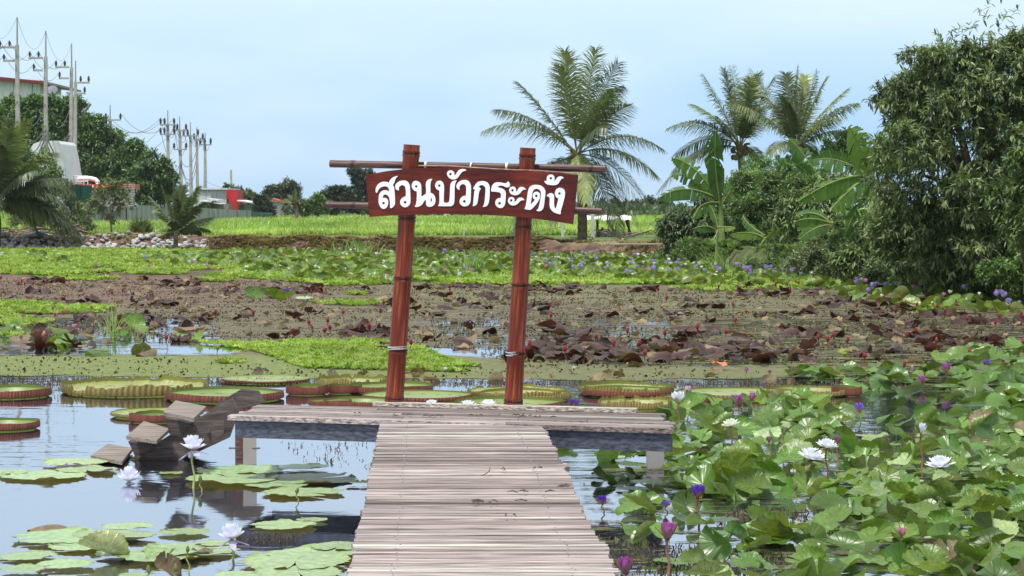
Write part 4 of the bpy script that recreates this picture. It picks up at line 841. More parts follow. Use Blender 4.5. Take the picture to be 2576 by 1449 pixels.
def banana(label, base, top, Y, leaves, r=.11, group=None):
    bp = D(*base, Y); tp = D(*top, Y); t = empty('banana_plant', bp, label, 'banana plant', group)
    b = MB(); b.tube([bp, bp.lerp(tp, .35), bp.lerp(tp, .7), tp], [r, r*.85, r*.65, r*.4], 10, col=np.array([(.22, .22, .09), (.26, .30, .10), (.24, .32, .10), (.26, .36, .10)])); par(b.build('pseudostem', M['leaf_glossy'], smooth=True), t)
    for (mx_, my_, ex, ey, w) in leaves:
        dy = random.uniform(-.8, .6); p0 = tp.lerp(bp, random.uniform(0, .15)); col = random.choice([(.075, .15, .03), (.095, .18, .035), (.06, .125, .028), (.15, .24, .05)])
        par(banana_leaf(p0, D(mx_, my_, Y+dy*.5), D(ex, ey, Y+dy), w, col).build('leaf', M['banana']), t)
banana('tall banana plant with one upright leaf at the left of the right bank', (1818, 655), (1812, 500), 79,
       [(1795,420,1800,330,.32),(1775,350,1795,345,.28),(1745,400,1690,398,.30),(1720,450,1655,500,.30),(1760,500,1745,548,.26),(1860,430,1910,430,.28),(1870,460,1950,440,.25),(1850,470,1885,520,.25),(1760,440,1690,440,.25)], .13)
banana('banana plant with pale broad leaves rising behind the middle mango tree', (2085, 660), (2078, 480), 84,
       [(2040,400,1985,348,.36),(2020,400,1950,395,.30),(2075,420,2070,405,.25),(2020,460,1990,520,.24),(2130,430,2170,440,.24)], .12)
banana('large banana plant with leaves reaching over the sky between the mangoes', (2200, 680), (2192, 425), 60,
       [(2160,350,2135,318,.36),(2235,360,2250,290,.36),(2110,385,2045,402,.28),(2120,430,2010,505,.33),(2150,460,2092,525,.30),(2250,400,2290,400,.26),(2160,500,2125,595,.24),(2205,360,2215,330,.3)], .13)
banana('small banana plant low on the bank below the middle mango with two drooping lower leaves', (1930, 665), (1925, 590), 75,
       [(1890,575,1838,590,.22),(1890,590,1850,612,.2),(1925,600,1885,655,.16),(1945,590,1960,560,.14),(1930,620,1915,668,.12),(1870,560,1870,540,.15)], .07)
banana('short banana plant with broad leaves beside the water under the large mango', (2120, 660), (2090, 560), 70,
       [(2050,520,2002,545,.26),(2040,540,2000,558,.24),(2060,560,2010,602,.26),(2070,575,2005,575,.2),(2120,540,2150,560,.2)], .09)
banana('half hidden banana plant with shaded leaves in front of the tall mango', (2290, 720), (2270, 600), 58,
       [(2240,600,2190,625,.24),(2240,630,2200,680,.24),(2290,570,2310,590,.2),(2220,600,2180,600,.18)], .09)
banana('young banana shoot with one upright leaf standing left of the small banana plant', (1800, 670), (1806, 570), 74,
       [(1798,530,1785,515,.15),(1780,560,1745,575,.16),(1820,570,1850,572,.14),(1795,620,1775,600,.12)], .05)
# -- trees on the left side and far behind
def fartree(label, px, Y, bl, n, cols, ln=.4, group=None, name='tree', k=5, **kw):
    return tree(name, label, 'tree', px, 0, Y, bl, n, k, ln, ln*.42, cols, kw.pop('tr', .25), zbase=.3, simple=True, droop=.25, limbn=5, group=group, **kw)
fartree('light green spreading tree behind the three nearest utility poles', 90, 185, [(40,300,45),(95,285,42),(150,285,40),(60,345,50),(130,340,50),(20,350,50),(170,300,35),(100,400,50),(30,270,25),(185,260,22)], 4200, [(.10,.18,.05),(.13,.23,.065),(.08,.14,.045)], .38)
fartree('green tree with a pointed top right of the nearest utility poles', 225, 195, [(215,335,38),(240,320,30),(215,390,50),(265,360,40),(225,440,50),(290,375,38),(320,400,35),(205,460,45)], 3800, FARG, .38)
fartree('round dark green tree in the middle of the left tree group', 300, 188, [(305,420,45),(270,440,45),(335,410,42),(345,385,28),(300,470,50),(260,490,40)], 3200, FARG[:3], .36)
fartree('rounded dark tree at the right end of the left tree group above the sheet fence', 385, 183, [(385,425,38),(415,440,30),(350,450,38),(375,480,42),(420,470,28),(340,490,40),(400,495,38)], 3000, FARG[:3], .35)
fartree('small airy tree with sparse fine leaves standing alone on the left bank', 274, 111, [(278,490,30),(255,500,28),(300,485,28),(240,525,22),(315,510,24),(275,465,22),(290,540,20)], 700, OLIVE, .15, k=6, tr=.055)
tree('olive_bush', 'big olive-green bush behind the fronds of the left-edge palm', 'shrub', 150, 600, 116, [(150,530,45),(195,540,32),(120,560,40),(205,570,28),(160,480,28),(100,500,35),(60,550,45),(215,600,20)], 2600, 6, .16, .055, OLIVE, .06, simple=True, droop=.2)
fartree('leafy branch clump just behind the top fronds of the left-edge palm', 90, 135, [(60,400,34),(105,415,34),(20,420,34),(140,445,24),(70,450,40),(115,460,30)], 1500, FARG, .2, tr=.12)
fartree('small tree standing behind the red-walled building', 600, 240, [(600,490,18),(575,480,14),(625,495,16),(612,505,16)], 900, FARG[:3], .35)
fartree('dark tree just left of the red-roofed white house', 658, 215, [(655,505,14),(668,520,18),(650,535,14),(675,538,16)], 900, FARD, .35)
fartree('tall airy grey-green tree above the distant red-roofed house', 715, 240, [(722,470,18),(700,490,22),(735,485,18),(680,490,16),(715,505,22),(745,495,10)], 1200, [(.07,.10,.06),(.09,.12,.07)], .35)
fartree('bush with light leaves right of the distant house', 800, 210, [(790,515,16),(770,525,13),(815,520,16),(800,500,12)], 800, FARG, .35)
fartree('dark rounded tree left of the lower sign crossbar', 845, 225, [(835,495,22),(860,490,20),(845,515,22),(815,500,14)], 1500, FARD, .38)
fartree('tall dark tree showing above the left end of the sign board', 905, 235, [(905,445,20),(890,435,14),(925,450,22),(915,480,24),(900,500,26),(880,510,24)], 1700, FARD, .38)
fartree('dark tree behind the left edge of the sign board', 960, 240, [(950,490,28),(985,500,28),(965,520,28),(935,520,22)], 1500, FARD, .38)
for i in range(9):
    px = 1010+i*78+random.uniform(-15, 15); h = random.uniform(14, 26)
    fartree('dark far-off tree in the row beyond the rice field behind the sign', px, 290+random.uniform(-10, 20), [(px, 541-h*.6, h), (px+32, 541-h*.5, h*.9), (px-30, 541-h*.5, h*.85), (px+60, 538-h*.3, h*.6)], 900, FARD, .5, group='far trees beyond the rice field')
fartree('distant tree beyond the drooping fronds of the sign palm', 1640, 260, [(1640,515,20),(1615,528,16),(1665,520,18)], 700, FARD, .4)
# low hedge of weeds along the far edge of the rice field
b = MB(); n = 2600; px = rng.uniform(560, 1720, n); Y_ = rng.uniform(235, 262, n); x_ = (px-CX)/F*Y_
R = frames(rand_dir(n)+[0, 0, .8], rand_dir(n)); R = R*rng.uniform(.5, 1.1, n)[:, None, None]
b.stamp(SV*np.array([.6, 1, 1]), SQ, None, R, np.column_stack([x_, Y_, rng.uniform(.4, 1.5, n)]), np.array([.05, .085, .03])*rng.uniform(.6, 1.6, (n, 1)))
tag(b.build('hedge', M['leaf']), 'low dark green scrub along the far edge of the rice field', 'scrub', kind='stuff')
# spiky grey-green grass clump with brown base
gc = D(355, 600, 111); gc.z = .55; t = empty('grass_clump', gc, 'big round clump of bluish grass with a brown skirt left of the young palm', 'grass clump')
for nm, n, cl, hh, el0 in (('blades', 420, [(.14, .18, .10), (.18, .22, .13), (.10, .13, .07)], 1.15, .5), ('dead_skirt', 260, [(.12, .07, .05), (.17, .11, .08)], .75, -.1)):
    b = MB()
    for i in range(n):
        an = random.uniform(0, 6.28); el = random.uniform(el0, 1.45) if nm == 'blades' else random.uniform(.1, .6); v = Vector((math.cos(an)*math.cos(el), math.sin(an)*math.cos(el), math.sin(el))); l = hh*random.uniform(.7, 1.1)
        p0 = gc+Vector((math.cos(an)*.15, math.sin(an)*.15, 0)); p1 = p0+v*l*.6; p2 = p1+(v*.4-Vector((0, 0, .22 if nm == 'blades' else .35)))*l; s_ = Vector((-v.z*.0+math.sin(an), -math.cos(an), 0))*.018
        b.add([p0-s_, p0+s_, p1+s_, p1-s_, p2+s_*.2, p2-s_*.2], [(0, 1, 2, 3), (3, 2, 4, 5)], col=random.choice(cl))
    par(b.build(nm, M['grass']), t)
def grassclump(px, py, h, n, label, col=((.16, .28, .07), (.26, .36, .12)), Y=None, spread=.5, w=.008):
    q = G(px, py, 0) if Y is None else D(px, py, Y); b = MB()
    for i in range(n):
        an = random.uniform(0, 6.28); el = random.uniform(.9, 1.5); l = h*random.uniform(.45, 1.1); v = Vector((math.cos(an)*math.cos(el), math.sin(an)*math.cos(el), math.sin(el)))
        p0 = q+Vector((random.gauss(0, spread*h*.35), random.gauss(0, spread*h*.35), 0)); p1 = p0+v*l*.55; p2 = p1+(v*.45+Vector((math.cos(an)*.15, 0, -.05)))*l; s_ = Vector((w*(1+h), 0, 0))
        b.add([p0-s_, p0+s_, p1+s_*.8, p1-s_*.8, p2+s_*.1, p2-s_*.1], [(0, 1, 2, 3), (3, 2, 4, 5)], col=np.array(random.choice(col))*random.uniform(.8, 1.2))
    return tag(b.build('reed_clump', M['grass']), label, 'grass clump')
grassclump(283, 850, .62, 26, 'clump of tall thin pale-green grass rising from the water left of the pond middle', w=.004, spread=.25)
grassclump(900, 645, .85, 90, 'bright green reed clump at the far bank left of the sign', spread=1.3, w=.01)
grassclump(1062, 652, .6, 40, 'small reed clump at the far bank between the sign posts on the left', spread=1., w=.01)
grassclump(1190, 690, .75, 60, 'soft green grass clump among the far lily leaves between the sign posts', w=.009)
grassclump(1210, 655, .6, 40, 'dim grass tuft on the far bank behind the sign between the posts', w=.009)
grassclump(1805, 690, .8, 50, 'slender bright green reeds in front of the right bank', w=.009)
grassclump(1640, 660, .5, 30, 'short reeds beside the trunk of the sign palm', w=.009)
# ------------------------------------------------------------------ utility poles and wires
CONC = (.36, .34, .32)
def upole(label, px, ptop, rod, Y, arms, zb=.3, wd=.34, plain=False, pxt=None, group='utility poles'):
    base = D(px, 0, Y); base.z = zb; top = D(pxt or px, ptop, Y)
    t = empty('utility_pole', base, label, 'utility pole', group)
    b = MB(); h = top.z-base.z; n = 4; v = []
    for p, w_ in ((base, wd), (top, wd*.6)):
        for sx_, sy_ in ((-1, -1), (1, -1), (1, 1), (-1, 1)): v.append((p.x+sx_*w_/2, p.y+sy_*w_/2, p.z))
    b.add(v, [(0, 1, 5, 4), (1, 2, 6, 5), (2, 3, 7, 6), (3, 0, 4, 7), (4, 5, 6, 7)], col=CONC); par(b.build('pole', M['concrete']), t)
    if rod: r_ = D(pxt or px, rod, Y); par(MB().tube([top-Vector((0, 0, .8)), r_], [.07, .045], 6, col=(.30, .29, .28)).build('lightning_rod', M['paint']), t)
    pins = []
    for (ax0, ax1, ay, ins) in arms:
        a = D(ax0, ay, Y-.25); c = D(ax1, ay, Y-.25)
        par(MB().box(((a.x+c.x)/2, Y-.25, a.z), (abs(c.x-a.x), .14, .13), col=(.33, .31, .30)).build('crossarm', M['concrete']), t)
        for ix in ins:
            p = D(ix, ay, Y-.25); k = [(0, .05), (.12, .05), (.16, .13), (.22, .08), (.28, .15), (.36, .09), (.42, .14), (.5, .08), (.6, .05)]
            s = mpp(Y)*17/.6
            par(MB().tube([p+Vector((0, 0, z*s)) for z, _ in k], [r*s*.9 for _, r in k], 8, col=(.05, .04, .04)).build('insulator', M['dark'], smooth=True), t)
            pins.append(p+Vector((0, 0, .6*s)))
    return t, pins
def sagwire(pts, sag, r=.018, name='overhead_wire', label=None, col=(.06, .06, .065)):
    out = []
    for a, c in zip(pts[:-1], pts[1:]):
        for i in range(10):
            f = i/10; p = a.lerp(c, f); p.z -= 4*sag*f*(1-f); out.append(p)
    out.append(pts[-1]); return MB().tube(out, r, 4, col=col, cap=False)
U = []
U.append(upole('nearest and tallest concrete utility pole at the left edge with two stacked side arms', 43, 113, 43, 150, [(-2, 38, 119, (0, 24)), (8, 37, 153, (10,))]))
U.append(upole('second concrete utility pole from the left edge with two stacked side arms', 112, 142, 78, 161, [(72, 108, 146, (75, 97)), (83, 107, 177, (85,))], pxt=115))
U.append(upole('third concrete utility pole from the left, paired closely with a pole to its right', 173, 170, 110, 175, [(139, 174, 169, (141, 163)), (148, 173, 197, (150,))], pxt=180))
U.append(upole('concrete utility pole with arms pointing right, tucked behind the third pole', 184, 205, 153, 180, [(191, 225, 208, (203, 223)), (192, 215, 235, (213,))], pxt=190))
U.append(upole('lone utility pole rising behind the left trees with a wide two sided crossarm', 277, 300, 264, 215, [(252, 303, 302, (254, 266, 303)), (252, 300, 345, (254, 300))], wd=.4))
U.append(upole('leftmost pole of the far cluster with two full crossarms one above the other', 422, 312, 278, 225, [(402, 440, 314, (404, 414, 438)), (402, 440, 338, (404, 414, 438))], wd=.38))
U.append(upole('second pole of the far cluster with crossarms set wide apart', 455, 325, 293, 232, [(436, 470, 328, (438, 446, 468)), (437, 470, 376, (438, 468))], wd=.38, pxt=452))
U.append(upole('third pole of the far cluster with a single high crossarm', 479, 340, 307, 242, [(460, 500, 342, (462, 472, 498))], wd=.38))
U.append(upole('fourth pole of the far cluster, thin with a short crossarm', 495, 348, 320, 250, [(487, 512, 352, (488, 510))], wd=.36))
U.append(upole('rightmost tall pole of the far cluster, standing above the young palm', 514, 362, 333, 256, [(502, 532, 364, (504, 515, 530))], wd=.38, pxt=516))
U.append(upole('short plain far pole beside the red walled building', 581, 427, None, 330, [], wd=.4))
upole('pale plain post standing close beside the rightmost pole of the far cluster', 511, 428, None, 246, [], wd=.28, pxt=515)
a, c = D(227, 260, 192), D(172, 335, 192)
tag(MB().tube([c, a], [.2, .15], 8, col=(.34, .30, .27)).build('leaning_post', M['concrete']), 'pale round post leaning diagonally between the tree and the paired poles', 'post')
W = lambda pts, sag, lab, r=.016: tag(sagwire(pts, sag, r).build('overhead_wire', M['dark']), lab, 'wire', 'overhead power lines')
for k, nm in enumerate(('left', 'middle', 'lower')):
    pts = [p[1][k] for p in U[:3]]; pts = [D(-60, (60, 70, 110)[k], 142)]+pts
    W(pts, .9, f'thin sagging wire strung along the {nm} insulators of the three nearest poles')
W([D(-60, 20, 142), D(43, 43, 150), D(115, 78, 161), D(180, 110, 175)], 1.6, 'topmost wire joining the rod tips of the nearest poles', .01)
for k, nm in enumerate(('left', 'inner', 'right')):
    pts = [p[1][k] for p in (U[4], U[5], U[6], U[7])]+[U[8][1][min(k, 1)], U[9][1][k]]
    W(pts, 1.6, f'thin sagging wire along the {nm} insulators of the far poles', .02)
W([U[4][1][3], U[5][1][3], U[6][1][3]], 1.8, 'lower left wire sagging between the lone pole and the far cluster', .02)
W([U[4][1][4], U[5][1][5], U[6][1][4]], 1.9, 'lower right wire sagging between the lone pole and the far cluster', .02)
for i, (y0, y1, s_, r) in enumerate([(300, 318, 1.2, .03), (312, 330, 1.6, .045), (322, 345, 1.9, .04), (335, 352, 1.4, .03), (345, 372, 2.0, .035), (250, 262, 1.5, .025)]):
    W([D(-40, y0, 146), D(43, y0+4, 149.7), D(113, (y0+y1)/2+6, 160.7), D(176, y1+10, 174.7)], s_, ('highest', 'thick second', 'thick third', 'fourth', 'lowest drooping', 'slender upper')[i]+' black telephone cable strung across the lower part of the nearest poles', r)
for i, (y0, y1, s_) in enumerate([(392, 402, 1.2), (398, 415, 2.2), (404, 440, 2.0)]):
    W([D(300, y0, 214), D(421, y0+6, 224), D(455, y0+12, 231), D(496, y1-30, 249)], s_, ('upper', 'middle', 'lower')[i]+' black cable bundle at mid height of the far pole cluster', .03)
# two long black cables crossing low over the rice field to the posts by the palm
FPm = D(1416, 570, 112)
W([D(515, 455, 250), D(700, 512, 230), D(960, 575, 150), D(1130, 600, 125), D(1290, 616, 116)], .25, 'long black cable falling across the left of the rice field towards the sign', .014)
W([D(640, 500, 230), D(745, 540, 190), D(1000, 560, 150), D(1180, 571, 130), FPm, D(1491, 575, 110.5), D(1680, 590, 105)], .3, 'long black cable running across the middle of the rice field to the fence posts', .014)
# ------------------------------------------------------------------ buildings on the left
def boxpx(x0, y0, x1, y1, Y, dep, col, name, mat, parent=None, b=None):
    a, c = D(x0, y0, Y), D(x1, y1, Y); w_ = c.x-a.x; h_ = a.z-c.z
    bb = b or MB(); bb.box(((a.x+c.x)/2, Y+dep/2, (a.z+c.z)/2), (w_, dep, h_), col=col)
    if b is not None: return
    o = bb.build(name, M[mat]); return par(o, parent) if parent else o
t = empty('white_building', D(30, 560, 250), 'white panelled upper storey with a dark red roof edge behind the left trees', 'building')
boxpx(-160, 200, 101, 420, 250, 12, (.62, .63, .64), 'wall', 'metal_sheet', t)
for x in (32, 80, -30): boxpx(x, 203, x+3, 420, 249.9, .1, (.16, .13, .13) if x == 80 else (.45, .45, .46), 'column', 'paint', t)
b = MB(); v = [D(-170, 176, 249), D(118, 205, 249), D(142, 211, 249), D(142, 216, 249), D(100, 210, 249), D(-170, 192, 249)]
par(b.prism(v, (0, 14, 0), (.16, .02, .02)).build('roof', M['paint']), t)
b = MB(); v = [D(118, 205, 248.8), D(143, 211, 248.8), D(143, 216, 248.8), D(112, 210, 248.8)]; par(b.prism(v, (0, 14, 0), (.18, .16, .15)).build('eave', M['paint']), t)
b = MB()
for x in (104, 128, 141, 150): boxpx(x, 240, x+2.4, 262, 247, .1, (.55, .55, .54), '', '', None, b)
boxpx(101, 238, 152, 241, 247, .1, (.6, .6, .58), '', '', None, b); boxpx(101, 250, 152, 252, 247, .1, (.6, .6, .58), '', '', None, b)
par(b.build('balcony_rail', M['paint']), t)
dc = D(131, 228, 246); b = MB(); pts = [dc+Vector((.1, -.2, -.05))*k for k in (0, .2, .5, 1)]; b.tube([dc+Vector((0, .3, -.2)), dc+Vector((0, .1, -.05)), dc+Vector((0, -.1, .1)), dc+Vector((0, -.2, .2))], [.1, .6, .58, .1], 16, col=(.13, .15, .18))
b.tube([dc-Vector((0, 0, 1.2)), dc], .05, 6, col=(.4, .4, .4))
tag(b.build('satellite_dish', M['paint'], smooth=False), 'round grey satellite dish on the balcony of the white building', 'satellite dish')
# white sheeted stack
b = MB(); pr_ = [(72, 380), (84, 362), (104, 354), (146, 354), (152, 362), (160, 400), (168, 448), (168, 500), (72, 500)]
t = tag(b.prism([D(x, y, 165) for x, y in pr_], (0, 6, 0), (.62, .63, .65)).build('white_tarpaulin', M['paint']), 'white tarpaulin tent peaking behind the left-edge palm below the poles', 'tent')
b = MB(); b.prism([D(x, y, 164.9) for x, y in [(132, 356), (147, 355), (161, 400), (167, 470), (140, 470)]], (0, .06, 0), (.55, .55, .56)); o = b.build('side_flap', M['paint']); o.parent = t
# corrugated panel helper
def corr(name, pts_px, Y0, Y1, col, label=None, parent=None, n=60, cat='fence', amp=.05, seamcol=None):
    """vertical corrugated sheet: pts (px, top, bottom) interpolated, depth from Y0 to Y1"""
    x0, x1 = pts_px[0][0], pts_px[-1][0]; b = MB(); V = []; K = []
    for i in range(n+1):
        f = i/n; px = x0+(x1-x0)*f; Y = Y0+(Y1-Y0)*f; tp_ = np.interp(px, [p[0] for p in pts_px], [p[1] for p in pts_px]); bt = np.interp(px, [p[0] for p in pts_px], [p[2] for p in pts_px])
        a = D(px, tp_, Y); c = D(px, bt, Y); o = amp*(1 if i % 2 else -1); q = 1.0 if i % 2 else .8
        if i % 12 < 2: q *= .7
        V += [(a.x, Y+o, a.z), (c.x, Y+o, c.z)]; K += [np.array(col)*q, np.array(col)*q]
    Q = [(2*i, 2*i+1, 2*i+3, 2*i+2) for i in range(n)]
    b.add(V, Q, col=np.array(K)); m = b.n
    V2 = [(x, y+.04, z) for x, y, z in V]; b.add(V2, [q[::-1] for q in Q], col=np.array(K)); o = b.build(name, M['metal_sheet'])
    if parent: return par(o, parent)
    return tag(o, label, cat)
fn = empty('sheet_fence', D(215, 560, 172), 'long fence of pale grey-green corrugated sheets along the left of the rice field', 'fence')
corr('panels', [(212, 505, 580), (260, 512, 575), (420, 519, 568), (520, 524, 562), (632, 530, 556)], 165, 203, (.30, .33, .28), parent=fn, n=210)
for x in (259, 318, 345, 405, 470, 540, 600):
    f = (x-212)/420; Yf = 165+38*f-.12; a = D(x, np.interp(x, [212, 260, 420, 632], [505, 512, 519, 530])+1, Yf)
    par(MB().box((a.x, Yf, a.z/2+.1), (.09, .06, a.z-.2), col=random.choice([(.13, .07, .04), (.25, .27, .23)])).build('fence_post', M['paint']), fn)
corr('green_sheet', [(176, 464, 530), (230, 466, 512), (231, 466, 512)], 163.5, 163.8, (.06, .16, .13), 'tall dark green corrugated sheet standing at the left end of the fence', n=26, cat='fence panel')
corr('teal_fence', [(632, 533, 560), (686, 535, 556)], 204, 208, (.07, .17, .15), 'low dark teal sheet fence continuing right of the grey fence', n=40)
# red and white tank vehicle behind the fence
t = empty('tank_truck', D(240, 520, 168), 'red truck body with white pipes on top, partly hidden behind the sheet fence', 'truck')
boxpx(183, 463, 338, 474, 168, 2.4, (.50, .05, .03), 'body', 'paint', t)
b = MB()
for x in range(190, 236, 7): boxpx(x, 465, x+3.5, 472, 167.95, .05, (.75, .72, .70), '', '', None, b)
for x in (243, 256, 270, 285): boxpx(x, 465+2, x+7, 471, 167.95, .05, (.7, .35, .25), '', '', None, b)
par(b.build('stripes', M['paint']), t)
boxpx(183, 474, 325, 520, 168.2, 2.2, (.30, .29, .27), 'side', 'paint', t)
c = [D(x, y, 168.5) for x, y in [(190, 464), (192, 455), (199, 450), (212, 449), (228, 449), (240, 452), (246, 458), (247, 464)]]; par(MB().tube(c, .17, 10, col=(.78, .78, .78)).build('pipe', M['paint'], smooth=True), t)
b = MB()
for x in (186, 190, 211, 221): b.tube([D(x, 464, 167.6), D(x, 443, 167.6)], .035, 5, col=(.75, .75, .75))
for y in (443, 449, 456): b.tube([D(185, y, 167.6), D(222, y, 167.6)], .03, 5, col=(.75, .75, .75))
par(b.build('railing', M['paint']), t)
t = empty('wire_cage', D(328, 520, 169), 'grey wire mesh cage standing behind the fence left of the dark tree', 'cage')
b = MB()
for x in (308, 314, 320, 326, 332, 338): b.tube([D(x, 462 if x > 316 else 470, 167), D(x, 520, 167)], .03, 4, col=(.35, .33, .32))
for y in range(464, 520, 6): b.tube([D(308, y, 167), D(338, y, 167)], .02, 4, col=(.35, .33, .32))
par(b.build('mesh', M['paint']), t)
# distant sheds
t = empty('grey_warehouse', D(540, 545, 226), 'pale blue-grey metal warehouse beside the red wall', 'building')
boxpx(497, 476, 570, 545, 226, 10, (.42, .48, .54), 'wall', 'metal_sheet', t); boxpx(495, 473, 572, 477, 225.7, 11, (.55, .6, .65), 'roof', 'metal_sheet', t)
boxpx(500, 485, 530, 512, 225.9, .12, (.5, .52, .53), 'panel', 'metal_sheet', t)
t = empty('red_building', D(590, 545, 224), 'bright red corrugated two step wall building among the distant sheds', 'building')
boxpx(570, 477, 594, 500, 224, 6, (.42, .02, .02), 'wall', 'metal_sheet', t); boxpx(575, 499.5, 604, 545, 222, 6, (.42, .02, .02), 'wall', 'metal_sheet', t)
t = empty('low_shed', D(630, 545, 218), 'long low grey metal shed right of the red building', 'shed')
b = MB(); b.prism([D(596, 503, 217), D(661, 513, 217), D(661, 515, 217), D(596, 506, 217)], (0, 8, 0), (.60, .62, .64)); par(b.build('roof', M['metal_sheet']), t)
boxpx(612, 512, 652, 545, 218, 6, (.33, .36, .38), 'wall', 'metal_sheet', t); boxpx(598, 515, 612, 530, 217.5, .4, (.06, .06, .07), 'opening', 'dark', t)
t = empty('market_sheds', D(535, 545, 212), 'cluttered row of small sheds with pale tin roofs before the warehouse', 'shed')
for (x0, y0, x1, y1, Y, cc) in ((505, 508, 528, 545, 212, (.38, .36, .34)), (528, 511, 545, 545, 213, (.5, .52, .53)), (545, 513, 575, 545, 212, (.24, .22, .21)), (515, 518, 522, 545, 211, (.12, .12, .12))): boxpx(x0, y0, x1, y1, Y, 3, cc, 'wall', 'metal_sheet', t)
for (x0, y0, x1, y1) in ((500, 503, 532, 507), (520, 499, 548, 504), (540, 509, 556, 512)):
    b = MB(); b.prism([D(x0, y0, 210.5), D(x1, y0+3, 210.5), D(x1, y1+2, 210.5), D(x0, y1, 210.5)], (0, 4, 0), (.62, .62, .63)); par(b.build('roof', M['metal_sheet']), t)
t = empty('white_house', D(695, 545, 235), 'small white house with an orange-red roof among the distant trees', 'house')
boxpx(683, 508, 706, 545, 235, 6, (.55, .53, .52), 'wall', 'paint', t); b = MB(); b.prism([D(680, 498, 234.5), D(710, 506, 234.5), D(712, 511, 234.5), D(682, 504, 234.5)], (0, 8, 0), (.45, .10, .06)); par(b.build('roof', M['paint']), t)
boxpx(690, 516, 696, 524, 234.9, .1, (.1, .1, .12), 'window', 'dark', t)
t = empty('white_house', D(760, 545, 230), 'low white house with a red wall corner behind the small dark palm', 'house')
boxpx(747, 519, 772, 545, 230, 6, (.62, .62, .63), 'wall', 'paint', t); boxpx(744, 522, 752, 540, 229.6, .5, (.40, .12, .08), 'doorway', 'paint', t); b = MB(); b.prism([D(742, 515, 229), D(775, 517, 229), D(775, 520, 229), D(742, 519, 229)], (0, 8, 0), (.5, .5, .52)); par(b.build('roof', M['metal_sheet']), t)
# ------------------------------------------------------------------ shed with engine cart beside the sign palm
t = empty('tarp_shelter', D(1520, 610, 112), 'makeshift shelter of white and grey tarpaulin on thin poles beside the rice field', 'shelter')
b = MB(); nx_ = 14; V = []
for i in range(nx_+1):
    for j in range(5):
        px = 1464+(1588-1464)*i/nx_; p = D(px, 549+2.2*math.sin(i*1.1+j)+2*(j == 0)*math.sin(i*2.3)+(3 if j == 0 else 0)-j*1.5, 110.5+j*.9); V.append(p)
b.add(V, [(i*5+j, (i+1)*5+j, (i+1)*5+j+1, i*5+j+1) for i in range(nx_) for j in range(4)], col=(.66, .66, .68)); par(b.build('tarpaulin', M['paint']), t)
b = MB()
for (x0, y0, x1, y1, Y) in ((1503, 553, 1502, 612, 111), (1580, 553, 1585, 608, 111), (1575, 553, 1590, 600, 113), (1528, 555, 1550, 590, 111.5)):
    par(MB().tube([D(x0, y0, Y), D(x1, y1, Y)], .06, 6, col=(.07, .055, .05)).build('support_pole', M['bark']), t)
t = empty('water_pump_engine', D(1530, 610, 110.5), 'dark rusty diesel pump engine on wheels under the tarpaulin', 'engine')
dk = (.045, .03, .028); Ye = 110.5
boxpx(1502, 577, 1536, 608, Ye, .8, dk, 'engine_block', 'dark', t)
boxpx(1535, 582, 1556, 606, Ye+.1, .6, (.06, .035, .03), 'radiator', 'dark', t)
cw = D(1523, 592, Ye-.12)
def wheel(c, r, nm='flywheel', col=(.08, .06, .05), th=.1):
    b = MB(); n = 20; pts = [c+Vector((math.cos(a)*r, 0, math.sin(a)*r)) for a in [i*2*math.pi/n for i in range(n+1)]]; b.tube(pts, th*.35, 6, col=col)
    for i in range(6):
        a = i*math.pi/3; b.tube([c, c+Vector((math.cos(a)*r, 0, math.sin(a)*r))], th*.2, 4, col=col)
    b.tube([c-Vector((0, .06, 0)), c+Vector((0, .06, 0))], r*.22, 8, col=col); return b.build(nm, M['dark'])
par(wheel(cw, .22, col=(.12, .09, .08)), t); par(wheel(cw, .12, 'pulley', (.14, .11, .1)), t)
par(MB().tube([D(1530, 578, Ye), D(1530, 568, Ye), D(1534, 566, Ye)], .035, 6, col=dk).build('exhaust', M['dark']), t)
par(MB().tube([D(1515, 578, Ye), D(1515, 572, Ye)], .06, 8, col=dk).build('air_filter', M['dark']), t)
for x in (1506, 1550): par(wheel(D(x, 606, Ye-.15), .13, 'wheel', (.04, .035, .035)), t)
t = empty('hand_cart', D(1580, 610, 110), 'old wooden hand cart with one spoked wheel right of the pump engine', 'cart')
par(wheel(D(1586, 603, 109.8), .2, 'wheel', (.10, .07, .06)), t)
for (x0, y0, x1, y1) in ((1556, 600, 1640, 578), (1560, 604, 1632, 582), (1562, 590, 1600, 584)): par(MB().tube([D(x0, y0, 110), D(x1, y1, 110.4)], .035, 5, col=(.22, .17, .13)).build('shaft', M['bark']), t)
par(MB().box(tuple(D(1572, 600, 110.2)), (.5, .5, .06), col=(.18, .14, .11)).build('bed', M['bark']), t)
t = empty('metal_table', D(1455, 612, 103), 'thin legged metal table standing behind the trunk of the sign palm', 'table')
b = MB(); a, c = D(1434, 597, 103), D(1492, 597, 103); par(b.box(((a.x+c.x)/2, 103.2, a.z), (c.x-a.x, .5, .04), col=(.10, .08, .07)).build('table_top', M['dark']), t)
for x in (1434.5, 1491.5):
    for dy in (0, .42): p = D(x, 597, 103); par(MB().tube([(p.x, 103+dy, p.z), (p.x, 103+dy, p.z-.42)], .02, 5, col=(.10, .08, .07)).build('leg', M['dark']), t)
for px, top_, bot_, Y, w_, lab in ((1491, 516, 615, 110, .16, 'tall square concrete fence post just right of the sign palm trunk'), (1415, 562, 612, 112, .12, 'short concrete fence post between the sign and the palm trunk'), (1167, 575, 612, 116, .07, 'slim pale stake at the field edge between the sign posts'), (1415-563, 0, 0, 0, 0, None)):
    if lab is None: continue
    a, c = D(px, top_, Y), D(px, bot_, Y); tag(MB().box((a.x, Y, (a.z+c.z)/2), (w_, w_, a.z-c.z), col=(.42, .41, .40)).build('fence_post', M['concrete']), lab, 'post')
